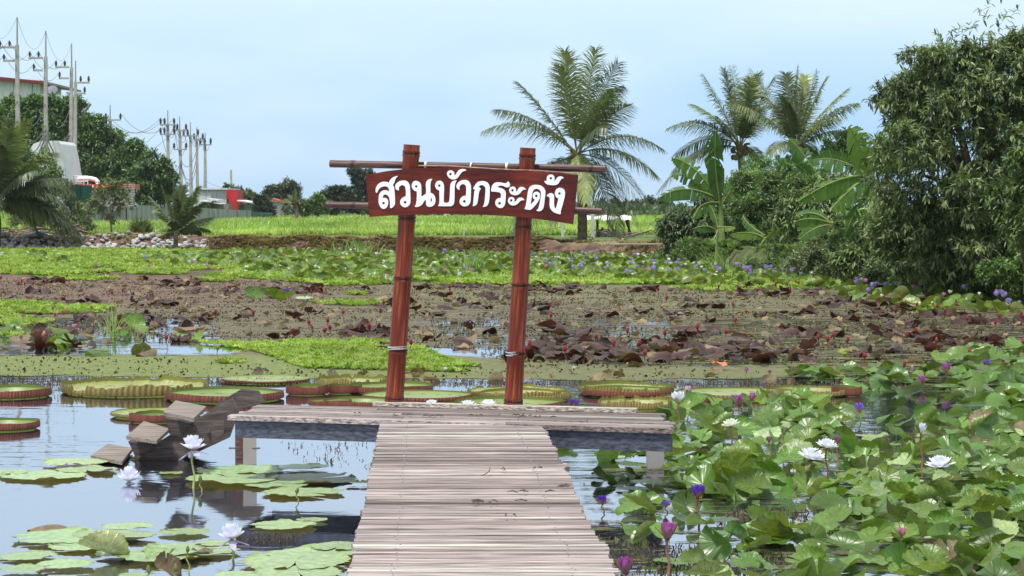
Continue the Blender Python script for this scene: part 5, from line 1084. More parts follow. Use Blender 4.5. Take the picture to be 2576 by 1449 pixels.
for k, (ya, yb) in enumerate(((577, 586), (596, 594))):
    W([D(1416, ya, 112), D(1491, ya+2, 110), D(1600, yb, 107), D(1700, yb+3, 103)], .05, ('upper', 'lower')[k]+' fence wire stretched between the concrete fence posts behind the palm trunk', .008)
# planks, boards and litter on the bank
q = G(1600, 618, .72); tag(MB().box((q.x, q.y, .78), (1.7, .3, .04), rz=-.1, col=(.34, .30, .25)).build('concrete_slab', M['concrete']), 'thin pale slab lying on the bank right of the sign palm', 'slab')
p = D(1660, 634, 92); b = MB(); b.tube([p-Vector((.2, 0, 0)), p-Vector((.12, 0, 0)), p+Vector((.1, 0, .0)), p+Vector((.17, 0, 0)), p+Vector((.22, 0, 0))], [.05, .075, .075, .04, .03], 8, col=(.55, .68, .75)); tag(b.build('plastic_bottle', M['paint']), 'pale blue plastic bottle lying on the bank by the rice field corner', 'bottle')
b = MB(); p0 = D(1440, 630, 97.6)
for i in range(26): p = p0+Vector((random.uniform(-.2, 2.0), random.uniform(-.4, .5), random.uniform(-.35, .05))); b.tube([p, p+Vector((random.uniform(.1, .4), 0, random.uniform(-.1, .1)))], random.uniform(.04, .09), 5, col=(.07, .05, .05))
tag(b.build('root_mound', M['bark']), 'dark mound of roots and husks around the foot of the sign palm', 'roots', kind='stuff')
b = MB(); p0 = D(50, 596, 109)
for i in range(90):
    p = Vector((D(random.uniform(-20, 185), 590, 109.5).x, 109.5+random.uniform(-.6, .8), .6+random.uniform(0, .35))); an = random.uniform(-.5, .5); l = random.uniform(.2, .9)
    b.tube([p, p+Vector((math.cos(an)*l, random.uniform(-.1, .1), math.sin(an)*l*.6))], random.uniform(.01, .03), 4, col=random.choice([(.20, .14, .11), (.30, .23, .19), (.12, .08, .07), (.4, .36, .34)]))
tag(b.build('branch_pile', M['bark']), 'pile of dry branches and litter on the bank under the left-edge palm', 'branches', kind='stuff')
p = D(98, 590, 108.6); b = MB(); rr = np.random.default_rng(3)
b.tube([p+Vector((-.28, 0, 0)), p+Vector((-.1, 0, .08)), p+Vector((.1, 0, .03)), p+Vector((.3, 0, .05))], [.03, .11, .1, .02], 7, col=(.10, .25, .55)); tag(b.build('plastic_bag', M['paint']), 'crumpled blue plastic bag on the litter under the left-edge palm', 'bag')
p = D(86, 594, 108.5); b = MB(); b.tube([p+Vector((-.2, 0, 0)), p+Vector((-.05, 0, .07)), p+Vector((.12, 0, .02))], [.02, .1, .02], 7, col=(.65, .65, .65)); tag(b.build('plastic_bag', M['paint']), 'small white plastic bag beside the blue one under the left-edge palm', 'bag')
p = D(1183, 592, 245); c_ = empty('parked_car', p, 'tiny white car parked at the far edge of the rice field behind the sign', 'car')
pc = D(1117, 541, 238); b = MB(); b.prism([pc+Vector((x, 0, z)) for x, z in ((-.4, -.6), (.6, -.6), (.6, -.1), (.4, .15), (.1, .4), (-.3, .4))], (0, 1.5, 0), (.75, .75, .75)); o = b.build('body', M['paint']); c_.location = pc; par(o, c_)
o = wheel(pc+Vector((.3, -.05, -.6)), .22, 'wheel', (.03, .03, .03), .2); par(o, c_)
# ------------------------------------------------------------------ water lilies
def lily_mat(name, base, back, rough=.3, spec=.6, vein=.35, transl=.12, objrand=.28, edge=None, spots=None):
    m, t, o = newmat(name); L = t.links.new
    uv = nd(t, 'UVMap'); sx = nd(t, 'SeparateXYZ'); L(uv.outputs[0], sx.inputs[0])
    at = nd(t, 'Math', operation='ARCTAN2'); L(sx.outputs[0], at.inputs[0]); L(sx.outputs[1], at.inputs[1])
    ln = nd(t, 'VectorMath', operation='LENGTH'); L(uv.outputs[0], ln.inputs[0])
    mu = nd(t, 'Math', operation='MULTIPLY'); mu.inputs[1].default_value = 8.5; L(at.outputs[0], mu.inputs[0])
    sn = nd(t, 'Math', operation='SINE'); L(mu.outputs[0], sn.inputs[0]); ab = nd(t, 'Math', operation='ABSOLUTE'); L(sn.outputs[0], ab.inputs[0])
    # veins: thin where |sin| is small, width shrinks outwards
    th = nd(t, 'MapRange'); th.inputs['From Min'].default_value = 0; th.inputs['From Max'].default_value = .32; th.inputs['To Min'].default_value = 1; th.inputs['To Max'].default_value = 0; L(ab.outputs[0], th.inputs[0])
    oi = nd(t, 'ObjectInfo'); tc = nd(t, 'TexCoord')
    nz = nd(t, 'TexNoise'); nz.inputs['Scale'].default_value = 5; nz.inputs['Detail'].default_value = 5; L(tc.outputs['Object'], nz.inputs['Vector'])
    ge = nd(t, 'NewGeometry'); mx = nd(t, 'Mix', data_type='RGBA'); mx.inputs['A'].default_value = (*base, 1); mx.inputs['B'].default_value = (*back, 1); L(ge.outputs['Backfacing'], mx.inputs['Factor'])
    av = nd(t, 'Attribute', attribute_name='Col'); vm = nd(t, 'VectorMath', operation='MULTIPLY'); L(mx.outputs['Result'], vm.inputs[0]); L(av.outputs['Color'], vm.inputs[1])
    mr = nd(t, 'MapRange'); mr.inputs['From Min'].default_value = .3; mr.inputs['From Max'].default_value = .7; mr.inputs['To Min'].default_value = .7; mr.inputs['To Max'].default_value = 1.3; L(nz.outputs[0], mr.inputs[0])
    vs = nd(t, 'VectorMath', operation='SCALE'); L(vm.outputs[0], vs.inputs[0]); L(mr.outputs[0], vs.inputs['Scale'])
    hs = nd(t, 'HueSaturation'); r1 = nd(t, 'MapRange'); r1.inputs['To Min'].default_value = 1-objrand; r1.inputs['To Max'].default_value = 1+objrand; L(oi.outputs['Random'], r1.inputs[0]); L(r1.outputs[0], hs.inputs['Value']); L(vs.outputs[0], hs.inputs['Color'])
    m2 = nd(t, 'Math', operation='MULTIPLY'); m2.inputs[1].default_value = 53.3; L(oi.outputs['Random'], m2.inputs[0]); fr = nd(t, 'Math', operation='FRACT'); L(m2.outputs[0], fr.inputs[0]); r2 = nd(t, 'MapRange'); r2.inputs['To Min'].default_value = .478; r2.inputs['To Max'].default_value = .515; L(fr.outputs[0], r2.inputs[0]); L(r2.outputs[0], hs.inputs['Hue'])
    vc = nd(t, 'Mix', data_type='RGBA'); vc.blend_type = 'MIX'; vf = nd(t, 'Math', operation='MULTIPLY'); vf.inputs[1].default_value = vein; L(th.outputs[0], vf.inputs[0]); L(vf.outputs[0], vc.inputs['Factor']); L(hs.outputs[0], vc.inputs['A'])
    vv = nd(t, 'VectorMath', operation='SCALE'); vv.inputs['Scale'].default_value = 1.9; L(hs.outputs[0], vv.inputs[0]); L(vv.outputs[0], vc.inputs['B'])
    p = nd(t, 'BsdfPrincipled'); p.inputs['Roughness'].default_value = rough; p.inputs['Specular IOR Level'].default_value = spec; L(vc.outputs['Result'], p.inputs['Base Color'])
    hh = nd(t, 'Math', operation='MULTIPLY_ADD'); hh.inputs[1].default_value = -.5; L(th.outputs[0], hh.inputs[0]); L(nz.outputs[0], hh.inputs[2])
    bu = nd(t, 'Bump'); bu.inputs['Distance'].default_value = .005; L(hh.outputs[0], bu.inputs['Height']); L(bu.outputs[0], p.inputs['Normal'])
    tr = nd(t, 'BsdfTranslucent'); tv_ = nd(t, 'VectorMath', operation='MULTIPLY'); tv_.inputs[1].default_value = (1.4, 1.6, .6); L(vc.outputs['Result'], tv_.inputs[0]); L(tv_.outputs[0], tr.inputs[0]); ms = nd(t, 'MixShader'); ms.inputs[0].default_value = transl; L(p.outputs[0], ms.inputs[1]); L(tr.outputs[0], ms.inputs[2]); L(ms.outputs[0], o.inputs[0]); return m
M['lily'] = lily_mat('green_lily_leaf', (.095, .178, .020), (.14, .20, .032), transl=.2, vein=.07, rough=.36)
M['lily_flat'] = lily_mat('floating_lily_leaf', (.27, .38, .18), (.25, .20, .08), rough=.4, vein=.12, objrand=.12)
M['lily_red'] = lily_mat('maroon_lily_leaf', (.042, .019, .013), (.095, .036, .019), rough=.42, spec=.3, vein=.2, transl=.06, objrand=.4)
M['lily_pale'] = lily_mat('pale_lily_leaf', (.22, .30, .12), (.25, .26, .12), rough=.4)
M['lily_brown'] = lily_mat('withered_lily_leaf', (.16, .11, .06), (.22, .15, .09), rough=.6)
def leafmesh(kind, seed):
    """lily leaf of radius 1 with a slit, toothed edge; kind sets how it is bent"""
    r = random.Random(seed); NR, NA = 7, 44; slit = r.uniform(.12, .3); V = []; U = []; K = []
    k1 = {'flat': .03, 'wavy': .5, 'cup': .95, 'fold': 1.2, 'roll': 1.9, 'dome': -1.0, 'shell': -1.5}[kind]*r.uniform(.8, 1.2)
    phi = r.uniform(0, 6.28); wv = {'flat': .008, 'wavy': .09, 'cup': .10, 'fold': .09, 'roll': .06, 'dome': .05, 'shell': .04}[kind]; nw = r.randint(3, 6); ph = r.uniform(0, 6.28); teeth = 22
    k2 = k1*r.uniform(0, .45) if kind in ('cup', 'dome', 'wavy') else 0
    off = r.uniform(-.35, .35) if kind in ('roll', 'fold') else 0
    for i in range(NR+1):
        rr = (i/NR)**.8
        for j in range(NA+1):
            a = slit/2*rr+(6.283-slit*rr)*j/NA
            q = rr*(1+(.035*(1 if j % 2 else -1) if i == NR else 0)+(.02 if kind == 'flat' else .05)*math.sin(2*a+ph)*rr)
            x, y = q*math.sin(a), q*math.cos(a); U.append((x, y)); z = wv*math.sin(nw*a+ph)*rr**2+(.006 if kind == 'flat' else .014)*math.sin(11*a+ph)*rr**3
            z += .05*rr*rr if kind == 'flat' and i == NR and math.sin(3*a+ph) > .75 else 0
            cx, sx_ = math.cos(phi), math.sin(phi); u = x*cx+y*sx_; v = -x*sx_+y*cx
            for ax in (0, 1):
                kk = (k1, k2)[ax]; c_ = (u, v)[ax]-(off if ax == 0 else 0)
                if abs(kk) < 1e-3: continue
                if kind in ('roll', 'fold') and c_ < 0: kk *= .25
                nc = math.sin(kk*c_)/kk; z += (1-math.cos(kk*c_))/kk
                if ax == 0: u = nc+off
                else: v = nc
            X_, Y_ = u*cx-v*sx_, u*sx_+v*cx; V.append((X_, Y_, z)); g = 1.0 if rr > .12 else 1.3; K.append((g, g, g) if i < NR else (.85, .8, .6))
    Q = [(i*(NA+1)+j, (i+1)*(NA+1)+j, (i+1)*(NA+1)+j+1, i*(NA+1)+j+1) for i in range(NR) for j in range(NA)]
    b = MB(); b.add(V, [q[::-1] for q in Q], col=np.array(K), uv=np.array(U)); return b
LM = {}
for kind, cnt in (('flat', 5), ('wavy', 5), ('cup', 6), ('fold', 6), ('roll', 4), ('dome', 5), ('shell', 4)):
    LM[kind] = [leafmesh(kind, 100+i*7+len(kind)) for i in range(cnt)]
MESH = {}
def lmesh(kind, i, mat):
    key = (kind, i, mat)
    if key not in MESH:
        me = LM[kind][i].mesh('lily_leaf', True); me.materials.append(M[mat]); MESH[key] = me
    return MESH[key]
def place_leaf(x, y, z, r, kind, mat, rot, name, label, cat, group=None):
    i = random.randrange(len(LM[kind])); o = bpy.data.objects.new(name, lmesh(kind, i, mat)); o.location = (x, y, z); o.rotation_euler = rot; o.scale = (r, r, r*random.uniform(.85, 1.1)); C.objects.link(o); return tag(o, label, cat, group)
def stuff_leaves(name, items, mat, label, lowres=True):
    b = MB()
    for (x, y, z, r, kind, rot) in items:
        src = random.choice(LM[kind]); V = src.V[0]; U_ = src.U[0]; NR, NA = 7, 44
        ii = [i*(NA+1)+j for i in (0, 3, 5, 7) for j in range(0, NA+1, 2)]; n2 = NA//2+1
        R = np.array(Matrix.Rotation(rot[2], 3, 'Z')@Matrix.Rotation(rot[1], 3, 'Y')@Matrix.Rotation(rot[0], 3, 'X'))*r
        g = random.uniform(.65, 1.4); h_ = random.uniform(.85, 1.15)
        b.add(V[ii]@R.T+np.array([x, y, z]), [(i*n2+j+1, (i+1)*n2+j+1, (i+1)*n2+j, i*n2+j) for i in range(3) for j in range(n2-1)], col=(g*h_, g, g/h_), uv=U_[ii])
    return tag(b.build(name, M[mat], smooth=True), label, 'lily leaves', kind='stuff')
# -- left foreground: flat pads with toothed edge (picture centre x, y, half width)
FLAT = [(191,1163,84),(216,1180,78),(110,1194,106),(20,1188,50),(604,1181,108),(760,1176,66),(585,1204,118),(782,1203,116),(695,1217,80),(762,1236,101),(905,1214,36),(322,1326,66),(270,1345,86),(160,1350,124),(205,1372,82),(70,1396,74),(165,1418,72),(480,1382,124),(300,1392,60),(345,1348,50),(395,1400,100),(785,1392,124),(744,1412,139),(750,1438,112),(60,1432,60),(600,1444,58),(712,1318,84),(540,1368,50),(850,1375,70),(335,1444,40)]
bylab = ['wide', 'narrow', 'notched', 'broad', 'ragged', 'smooth']
def where(px, py, flowers):
    d = [(math.hypot(px-f[0], (py-f[1])*2.5), f) for f in flowers]; return min(d)[1]
LMK = [(485, 1190, 'the tall lilac flower stem'), (324, 1195, 'the floating white flower'), (583, 1370, 'the front white flower'), (640, 1165, 'the platform support post'), (890, 1200, 'the boardwalk edge'), (120, 1290, 'the dark submerged leaf'), (20, 1430, 'the bottom left corner'), (250, 1410, 'the folded leaf'), (880, 1400, 'the lower boardwalk edge')]
used = {}
def ulabel(s):
    used[s] = used.get(s, 0)+1; return s
NB = {}
ordw = ['nearest', 'second', 'third', 'fourth', 'fifth', 'sixth', 'seventh']
for (px, py, hw) in FLAT:
    q = G(px, py, .02); lm = where(px, py, LMK)[2]; NB[lm] = NB.get(lm, 0)+1
    r = hw*mpp(q.y); o = place_leaf(q.x, q.y, .014+random.uniform(0, .014), r, 'flat', 'lily_flat', (random.uniform(-.015, .015), random.uniform(-.01, .01), random.uniform(0, 6.28)), 'floating_lily_pad',
        f'{ordw[NB[lm]-1]} pale green flat floating lily pad, counting outwards from {lm}', 'lily pad', 'flat lily pads left of the boardwalk')
for (px, py, hw, lab) in ((462, 1336, 64, 'yellowing flat lily pad between the front white flower and the dark leaf'), (784, 1305, 40, 'small yellow withered pad floating near the boardwalk edge'), (430, 1188, 30, 'small yellow-green pad with a curled edge below the wooden steps')):
    q = G(px, py, .02); o = place_leaf(q.x, q.y, .016, hw*mpp(q.y), 'flat', 'lily_pale', (0, 0, 1), 'floating_lily_pad', lab, 'lily pad'); o.color = (1, 1, 0, 1)
# curled young leaves and submerged debris in the foreground
for (px, py, rr, kind, mat, rot, lab) in ((254, 1408, .16, 'roll', 'lily_pale', (.5, .3, .4), 'large folded lime-green young leaf with brown edges at the lower left'), (405, 1412, .11, 'roll', 'lily_pale', (.3, .2, .2), 'smaller folded young leaf right of the large folded leaf'),
     (425, 1444, .10, 'cup', 'lily_brown', (.9, .1, 1), 'upright reddish green curled leaf at the bottom edge left of the boardwalk'), (508, 1400, .07, 'wavy', 'lily_brown', (.1, 0, 2), 'small brown withered leaf floating left of the front white flower'),
     (125, 1332, .16, 'dome', 'lily_brown', (.0, 0, 0), 'dark veined decaying leaf half under water at the left'), (318, 1195+3, .0, 'flat', 'lily_flat', (0, 0, 0), None)):
    if lab is None: continue
    q = G(px, py, 0); place_leaf(q.x, q.y, .03, rr, kind, mat, rot, 'curled_lily_leaf', lab, 'lily leaf')
# -- giant Victoria pads: round tray with upright rim
def victoria(px, py, hw, label, rim=.09, ragged=0.0, yellow=0.0, rx=1.0, tilt=0, group='giant water lily pads'):
    q = G(px, py, .03); r = hw*mpp(q.y); N = 168; b = MB(); rr_ = random.Random(px*7+py); ph = rr_.uniform(0, 6)
    t = empty('giant_lily_pad', Vector((q.x, q.y, .0)), label, 'giant lily pad', group)
    hs = np.array([rim*(1+.10*math.sin(3*a+ph)+(ragged*(math.sin(7*a+ph)*.25+rr_.uniform(-.3, .3)+(-.95 if math.sin(3*a+ph*2)+math.sin(7*a+ph) > 1.35 else 0)))) for a in np.linspace(0, 6.283, N, endpoint=False)]); hs = np.clip(hs, .012, None)
    rad = np.array([r*(1+.015*math.sin(2*a+ph)) for a in np.linspace(0, 6.283, N, endpoint=False)]); an = np.linspace(0, 6.283, N, endpoint=False)
    V = [(0, 0, .02)]; K = [(1, 1, 1)]
    G1 = np.array([.24, .32, .13])*(1-yellow)+np.array([.34, .36, .17])*yellow
    rings = [.25, .5, .75, .93]
    for f in rings:
        for j in range(N): V.append((math.cos(an[j])*rad[j]*f, math.sin(an[j])*rad[j]*f, .02+.004*math.sin(an[j]*20)*f))
    T = [(0, 1+j, 1+(j+1) % N) for j in range(N)]; Q = [(1+i*N+j, 1+i*N+(j+1) % N, 1+(i+1)*N+(j+1) % N, 1+(i+1)*N+j) for i in range(3) for j in range(N)]
    b.add(V, [q_[::-1] for q_ in Q], [t_[::1] for t_ in T], G1); o = b.build('pad', M['leaf_glossy'], smooth=True); o.location = (q.x, q.y, 0); o.parent = t; o.matrix_parent_inverse = Matrix.Translation(-t.location)
    # rim: inner green face and outer ribbed red face
    b = MB(); Vi = []; Vo = []; Ki = []; Ko = []
    for j in range(N):
        c_, s_ = math.cos(an[j]), math.sin(an[j]); h = hs[j]; rib = .006*(1 if j % 2 else -1)
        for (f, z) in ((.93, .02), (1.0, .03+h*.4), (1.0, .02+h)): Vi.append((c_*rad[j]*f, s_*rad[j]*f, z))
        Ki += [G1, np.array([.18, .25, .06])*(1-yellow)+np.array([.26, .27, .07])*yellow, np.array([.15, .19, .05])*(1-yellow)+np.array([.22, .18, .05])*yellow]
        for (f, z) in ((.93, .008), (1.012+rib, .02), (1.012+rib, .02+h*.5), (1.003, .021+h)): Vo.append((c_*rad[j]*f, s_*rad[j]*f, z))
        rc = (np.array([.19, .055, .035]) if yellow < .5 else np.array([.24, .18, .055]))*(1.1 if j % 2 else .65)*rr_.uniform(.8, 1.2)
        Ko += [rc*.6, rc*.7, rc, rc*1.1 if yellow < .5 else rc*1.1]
    Qi = [(3*j+k, 3*((j+1) % N)+k, 3*((j+1) % N)+k+1, 3*j+k+1) for j in range(N) for k in range(2)]; Qo = [(4*j+k, 4*((j+1) % N)+k, 4*((j+1) % N)+k+1, 4*j+k+1) for j in range(N) for k in range(3)]
    b.add(Vi, [q_[::-1] for q_ in Qi], col=np.array(Ki)); b.add(Vo, Qo, col=np.array(Ko))
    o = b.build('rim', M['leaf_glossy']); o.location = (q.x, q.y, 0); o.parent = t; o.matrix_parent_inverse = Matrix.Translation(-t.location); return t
VIC = [(20, 993, 108, 'giant pad with a dark red rim cut off by the left edge, farther one', .075, 0, 0), (0, 1074, 97, 'giant pad at the left edge, nearer one with a thin brown rim', .06, 0, 0),
 (340, 982, 185, 'largest giant pad with a tall ragged yellow rim at the left', .10, .55, .9), (565, 1000, 147, 'giant pad with a red rim partly behind the wooden steps', .07, .0, 0),
 (395, 1042, 115, 'flat giant pad with a thin straw coloured edge behind the steps', .03, .3, .6), (385, 1056, 60, 'small reddish rolled giant pad behind the wooden steps', .07, .1, .0),
 (668, 956, 110, 'thin reddish giant pad at the edge of the green algae', .02, .3, .3), (772, 988, 52, 'small spiny brown unopened giant pad left of the sign', .085, .2, .2),
 (890, 968, 95, 'giant pad with a ragged yellow rim behind the left sign post', .085, .6, .9), (985, 982, 105, 'green giant pad with a red rim just behind the left sign post', .07, 0, .1),
 (868, 985, 42, 'small rolled dark red pad left of the left sign post', .075, .1, 0), (1050, 1001, 135, 'wide green giant pad with a thin red rim between the sign posts', .045, 0, .3),
 (830, 1017, 55, 'pair-left low green pad peeking over the platform edge', .05, 0, .3), (905, 1018, 90, 'low green giant pad behind the platform left of the left post', .055, 0, .3),
 (1280, 1024, 135, 'broad plain green giant pad directly behind the right sign post', .07, 0, .2), (1300, 990, 125, 'straw-coloured giant pad with burnt edge fragments behind the right post', .05, .9, 1),
 (1320, 1000, 115, 'giant pad with ribbed yellow rim behind the right sign post', .065, .15, .9), (1575, 985, 118, 'giant pad with bright ragged rim right of the right post', .08, .35, .7),
 (1580, 990, 112, 'red-rimmed green giant pad nested in front of the ragged one', .05, 0, .1), (1605, 1022, 98, 'giant pad with frilly yellow rim touching the right end of the platform', .075, .5, 1),
 (1730, 1008, 68, 'small green giant pad with a red rim behind the white flower', .055, 0, .1), (1850, 995, 150, 'long shallow giant pad with a dull red rim at the right', .045, .0, .5),
 (2030, 990, 100, 'giant pad with a brown ribbed rim at the far right of the row', .06, .25, .8), (2130, 991, 38, 'small rolled brown spiny pad at the right end of the row', .08, .1, .4)]
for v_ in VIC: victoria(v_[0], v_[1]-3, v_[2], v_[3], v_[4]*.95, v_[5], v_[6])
# -- crowded green leaves right of the boardwalk
BIG = [(1530, 1190), (1500, 1120), (1665, 1150), (1650, 1040), (1700, 1040), (1800, 1040), (1960, 1010), (2120, 1030), (2180, 1060), (2290, 1075), (2480, 1060), (2700, 1080), (2700, 1500), (1600, 1500), (1480, 1300), (1440, 1210)]
HOLES = [([(1830, 1260), (2080, 1275), (2140, 1330), (2060, 1360), (1900, 1345), (1760, 1330), (1740, 1290)], .97), ([(1500, 1345), (1700, 1350), (1880, 1365), (2100, 1395), (2100, 1460), (1500, 1460)], .86), ([(1460, 1290), (1560, 1290), (1760, 1300), (1760, 1345), (1500, 1345)], .7), ([(2080, 1085), (2330, 1070), (2330, 1165), (2180, 1175), (2080, 1150)], .85), ([(2330, 1120), (2576, 1110), (2576, 1170), (2400, 1170)], .5), ([(1380, 1090), (1630, 1100), (1600, 1170), (1460, 1210), (1400, 1190)], .9), ([(2050, 1010), (2600, 1010), (2600, 1060), (2200, 1062)], .72)]
cand = scatter_poly(BIG, 1600); cx_, cy_ = CX+F*cand[:, 0]/cand[:, 1], HZ+H*F/cand[:, 1]
keep = np.ones(len(cand), bool)
for poly, pr in HOLES: keep &= ~(inpoly(cx_, cy_, poly) & (rng.random(len(cand)) < pr))
# stay clear of the boardwalk and platform
for i, (x, y) in enumerate(cand):
    if y < 17.6 and x < Redge(y)+.22: keep[i] = False
    if 16.2 < y < 18.9 and x < 1.3: keep[i] = False
cand = cand[keep]
# thin by minimum distance so the copies do not sit on one another
sel = []
for p in cand:
    if all((p[0]-q[0])**2+(p[1]-q[1])**2 > .0165 for q in sel): sel.append(p)

# leave the line of sight to the open flowers free of taller leaves, as the plants do by standing above them
FH = [(1707,1006,46,1068),(1860,1018,30,1060),(1892,1004,20,1040),(1839,1062,48,1122),(1935,1110,18,1148),(1756,1243,52,1328),(1516,1262,34,1290),(1675,1271,26,1290),(1679,1350,50,1444),(1576,1436,42,1475),(2163,1030,34,1062),(2079,1114,54,1218),(2041,1140,74,1211),(2106,1112,18,1168),(2317,1086,26,1182),(2366,1160,74,1214),(2268,1341,34,1388),(1972,1093,12,1133),(2000,1232,14,1262)]
def blocks(x, y, zt, rr):
    px, py = CX+F*x/y, HZ+H*F/y
    for fx, fy, fw, fb in FH:
        if py > fb-4 and abs(px-fx) < fw*.5+rr*F/y*.75 and py-zt*F/y < fb-(fb-fy)*.35: return True
    return False
sel = [p for p in sel if not blocks(p[0], p[1], .17, .13)]; print('big leaves', len(sel)); over = sel[275:]; sel = sel[:275]
KW = {'flat': 'flat floating', 'wavy': 'wavy-edged', 'cup': 'upturned cup-shaped', 'fold': 'half-folded', 'roll': 'curled-over', 'dome': 'drooping', 'shell': 'hooded'}
LMK2 = [(1700, 1090, 'right end of the platform'), (1839, 1100, 'creamy white flower'), (2060, 1170, 'two white flowers'), (2330, 1150, 'tall white bud'), (2366, 1200, 'wide-open white flower'), (1756, 1280, 'deep purple flower'), (1516, 1270, 'violet flower by the boardwalk'), (1680, 1400, 'magenta flower'), (2268, 1370, 'pale pink flower'), (2520, 1400, 'bottom right corner'), (2500, 1250, 'right edge of the picture'), (2000, 1260, 'closed green bud'), (1935, 1130, 'small magenta bud'), (2163, 1050, 'blue-violet flower'), (1890, 1040, 'magenta bud pair')]
for (x, y) in sel:
    px, py = CX+F*x/y, HZ+H*F/y; sparse = any(inpoly(np.array([px]), np.array([py]), poly)[0] for poly, _ in HOLES)
    kind = random.choices(['flat', 'wavy', 'dome'], [6, 2, 1])[0] if sparse else random.choices(['wavy', 'cup', 'fold', 'roll', 'dome', 'flat'], [6, 3, 3, 2, 1, 4])[0]
    r = random.uniform(.09, .15) if not sparse else random.uniform(.08, .15); z = .02 if kind == 'flat' else random.uniform(.03, .12)
    tl_ = .05 if kind == 'flat' else .38; mat = 'lily' if kind != 'flat' else random.choice(['lily', 'lily_flat'])
    if random.random() < .035: mat = 'lily_brown'
    elif random.random() < .07: mat = 'lily_pale'
    near = where(px, py, LMK2)[2]; cw_ = {'lily': 'green', 'lily_flat': 'pale green', 'lily_pale': 'yellow-green', 'lily_brown': 'withered brown'}[mat]
    place_leaf(x, y, z+(.3*r*abs(.4) if kind != 'flat' else 0), r, kind, mat, (random.gauss(.15, tl_)*1, random.gauss(0, tl_*.8), random.uniform(0, 6.28)) if kind != 'flat' else (random.gauss(0, .02), random.gauss(0, .02), random.uniform(0, 6.28)), 'lily_leaf',
       f'{cw_} {KW[kind]} lily leaf near the {near}', 'lily leaf', f'{KW[kind]} {cw_} lily leaves by the {near}')
# second patch up right and the overflow as uncountable cover
items = [(x, y, random.uniform(.03, .1), random.uniform(.10, .15), random.choice(['wavy', 'cup', 'fold', 'roll', 'dome']), (random.gauss(.15, .5), random.gauss(0, .4), random.uniform(0, 6.28))) for (x, y) in over]
for poly, n, rr in (([(2330, 895), (2600, 880), (2600, 960), (2380, 955)], 60, .17), ([(1960, 945), (2350, 945), (2600, 955), (2600, 985), (2250, 985), (2000, 965)], 85, .15), ([(1400, 1120), (1640, 1125), (1560, 1150), (1400, 1135)], 16, .12), ([(2240, 1010), (2600, 1010), (2600, 1060)], 25, .16), ([(1450, 1170), (1600, 1150), (2600, 1130), (2600, 1460), (1650, 1460)], 170, .11)):
    for (x, y) in scatter_poly(poly, n):
        if y < 17.6 and x < Redge(y)+.2: continue
        kind = random.choice(['wavy', 'cup', 'fold', 'dome', 'flat', 'flat']); px, py = CX+F*x/y, HZ+H*F/y
        low = py > 1100
        if low and blocks(x, y, .08, .1): continue
        if low and any(inpoly(np.array([px]), np.array([py]), hp)[0] for hp, _ in HOLES) and random.random() < .6: continue
        items.append((x, y, random.uniform(.015, .05) if (low or kind == 'flat') else random.uniform(.05, .14), rr*random.uniform(.7, 1.2), kind, (random.gauss(0, .3) if kind != 'flat' else 0, random.gauss(0, .25) if kind != 'flat' else 0, random.uniform(0, 6.28))))
stuff_leaves('lily_leaf_cover', items, 'lily', 'crowded smaller green lily leaves filling in around the large ones')
items = []
FB = [(-60, 633), (250, 633), (600, 632), (900, 643), (1400, 648), (1660, 656), (1900, 694), (2060, 708), (2150, 722), (2300, 748), (2600, 775), (2600, 800), (2400, 800), (2250, 780), (2100, 760), (2070, 735), (1700, 718), (1500, 706), (1240, 700), (1000, 716), (800, 714), (560, 690), (-60, 660)]
P_ = scatter_poly(FB, 2600)
for (x, y) in P_:
    px, py = CX+F*x/y, HZ+H*F/y
    pr = np.interp(px, [-60, 300, 640, 1000, 1700, 2600], [.06, .22, .75, .9, .95, 1.])
    if vnoise(np.array([x]), np.array([y*.5]), 2.2, 77)[0]*.9+.1 > pr+random.uniform(-.2, .2): continue
    kind = random.choice(['wavy', 'cup', 'cup', 'fold', 'roll', 'flat']); items.append((x, y, .02 if kind == 'flat' else random.uniform(.06, .18), random.uniform(.13, .23), kind, (random.gauss(.1, .45), random.gauss(0, .4), random.uniform(0, 6.28))))
stuff_leaves('far_lily_leaf_cover', items, 'lily', 'dense green lily leaves covering the far side of the pond')
# -- maroon leaves in the middle of the pond: clusters (x, y, rx, ry, n)
CL = [(125,708,50,8,18),(350,703,14,3,3),(455,715,55,8,16),(343,742,5,3,1),(495,737,22,5,5),(600,732,40,7,8),(750,728,90,12,28),(910,735,26,6,6),(210,760,45,4,7),(385,765,50,10,10),(100,738,30,5,6),(60,755,40,4,5),
 (1160,722,120,8,24),(1425,724,100,8,20),(1110,742,26,6,5),(1370,738,90,8,12),(1270,750,60,10,8),(1360,778,38,14,12),(1170,770,70,12,8),(1000,768,50,8,6),(1060,790,60,8,5),(1480,798,14,5,2),(1545,800,12,5,2),(1625,786,16,5,3),(1705,800,26,10,6),
 (1390,828,40,8,5),(1460,838,70,10,8),(940,845,95,12,24),(700,858,60,8,6),(610,800,20,10,4),(760,800,50,12,8),(470,800,60,15,8),(1520,890,190,26,62),(1850,890,200,24,66),(1960,735,110,14,34),(2100,768,32,10,9),(2240,778,60,12,14),(1780,768,60,10,9),(1900,800,140,12,10),
 (2040,838,80,12,16),(2290,838,95,14,20),(2430,868,120,18,30),(2200,895,60,12,9),(1750,840,60,12,10),(2500,815,90,8,14),(1640,730,60,6,10),(1300,905,30,8,3),(1160,868,20,8,3),(1230,830,60,12,7),(2190,800,80,8,8),(2380,800,70,6,8),(1090,862,14,6,2),(990,880,20,6,2),
 (480,855,60,10,8),(230,840,90,12,12),(150,872,90,12,12),(420,820,90,15,10),(60,845,60,15,7),(240,895,22,4,1),(362,893,14,4,1),(180,810,100,12,10),(10,832,20,6,3),(350,800,50,8,6)]
allr = []
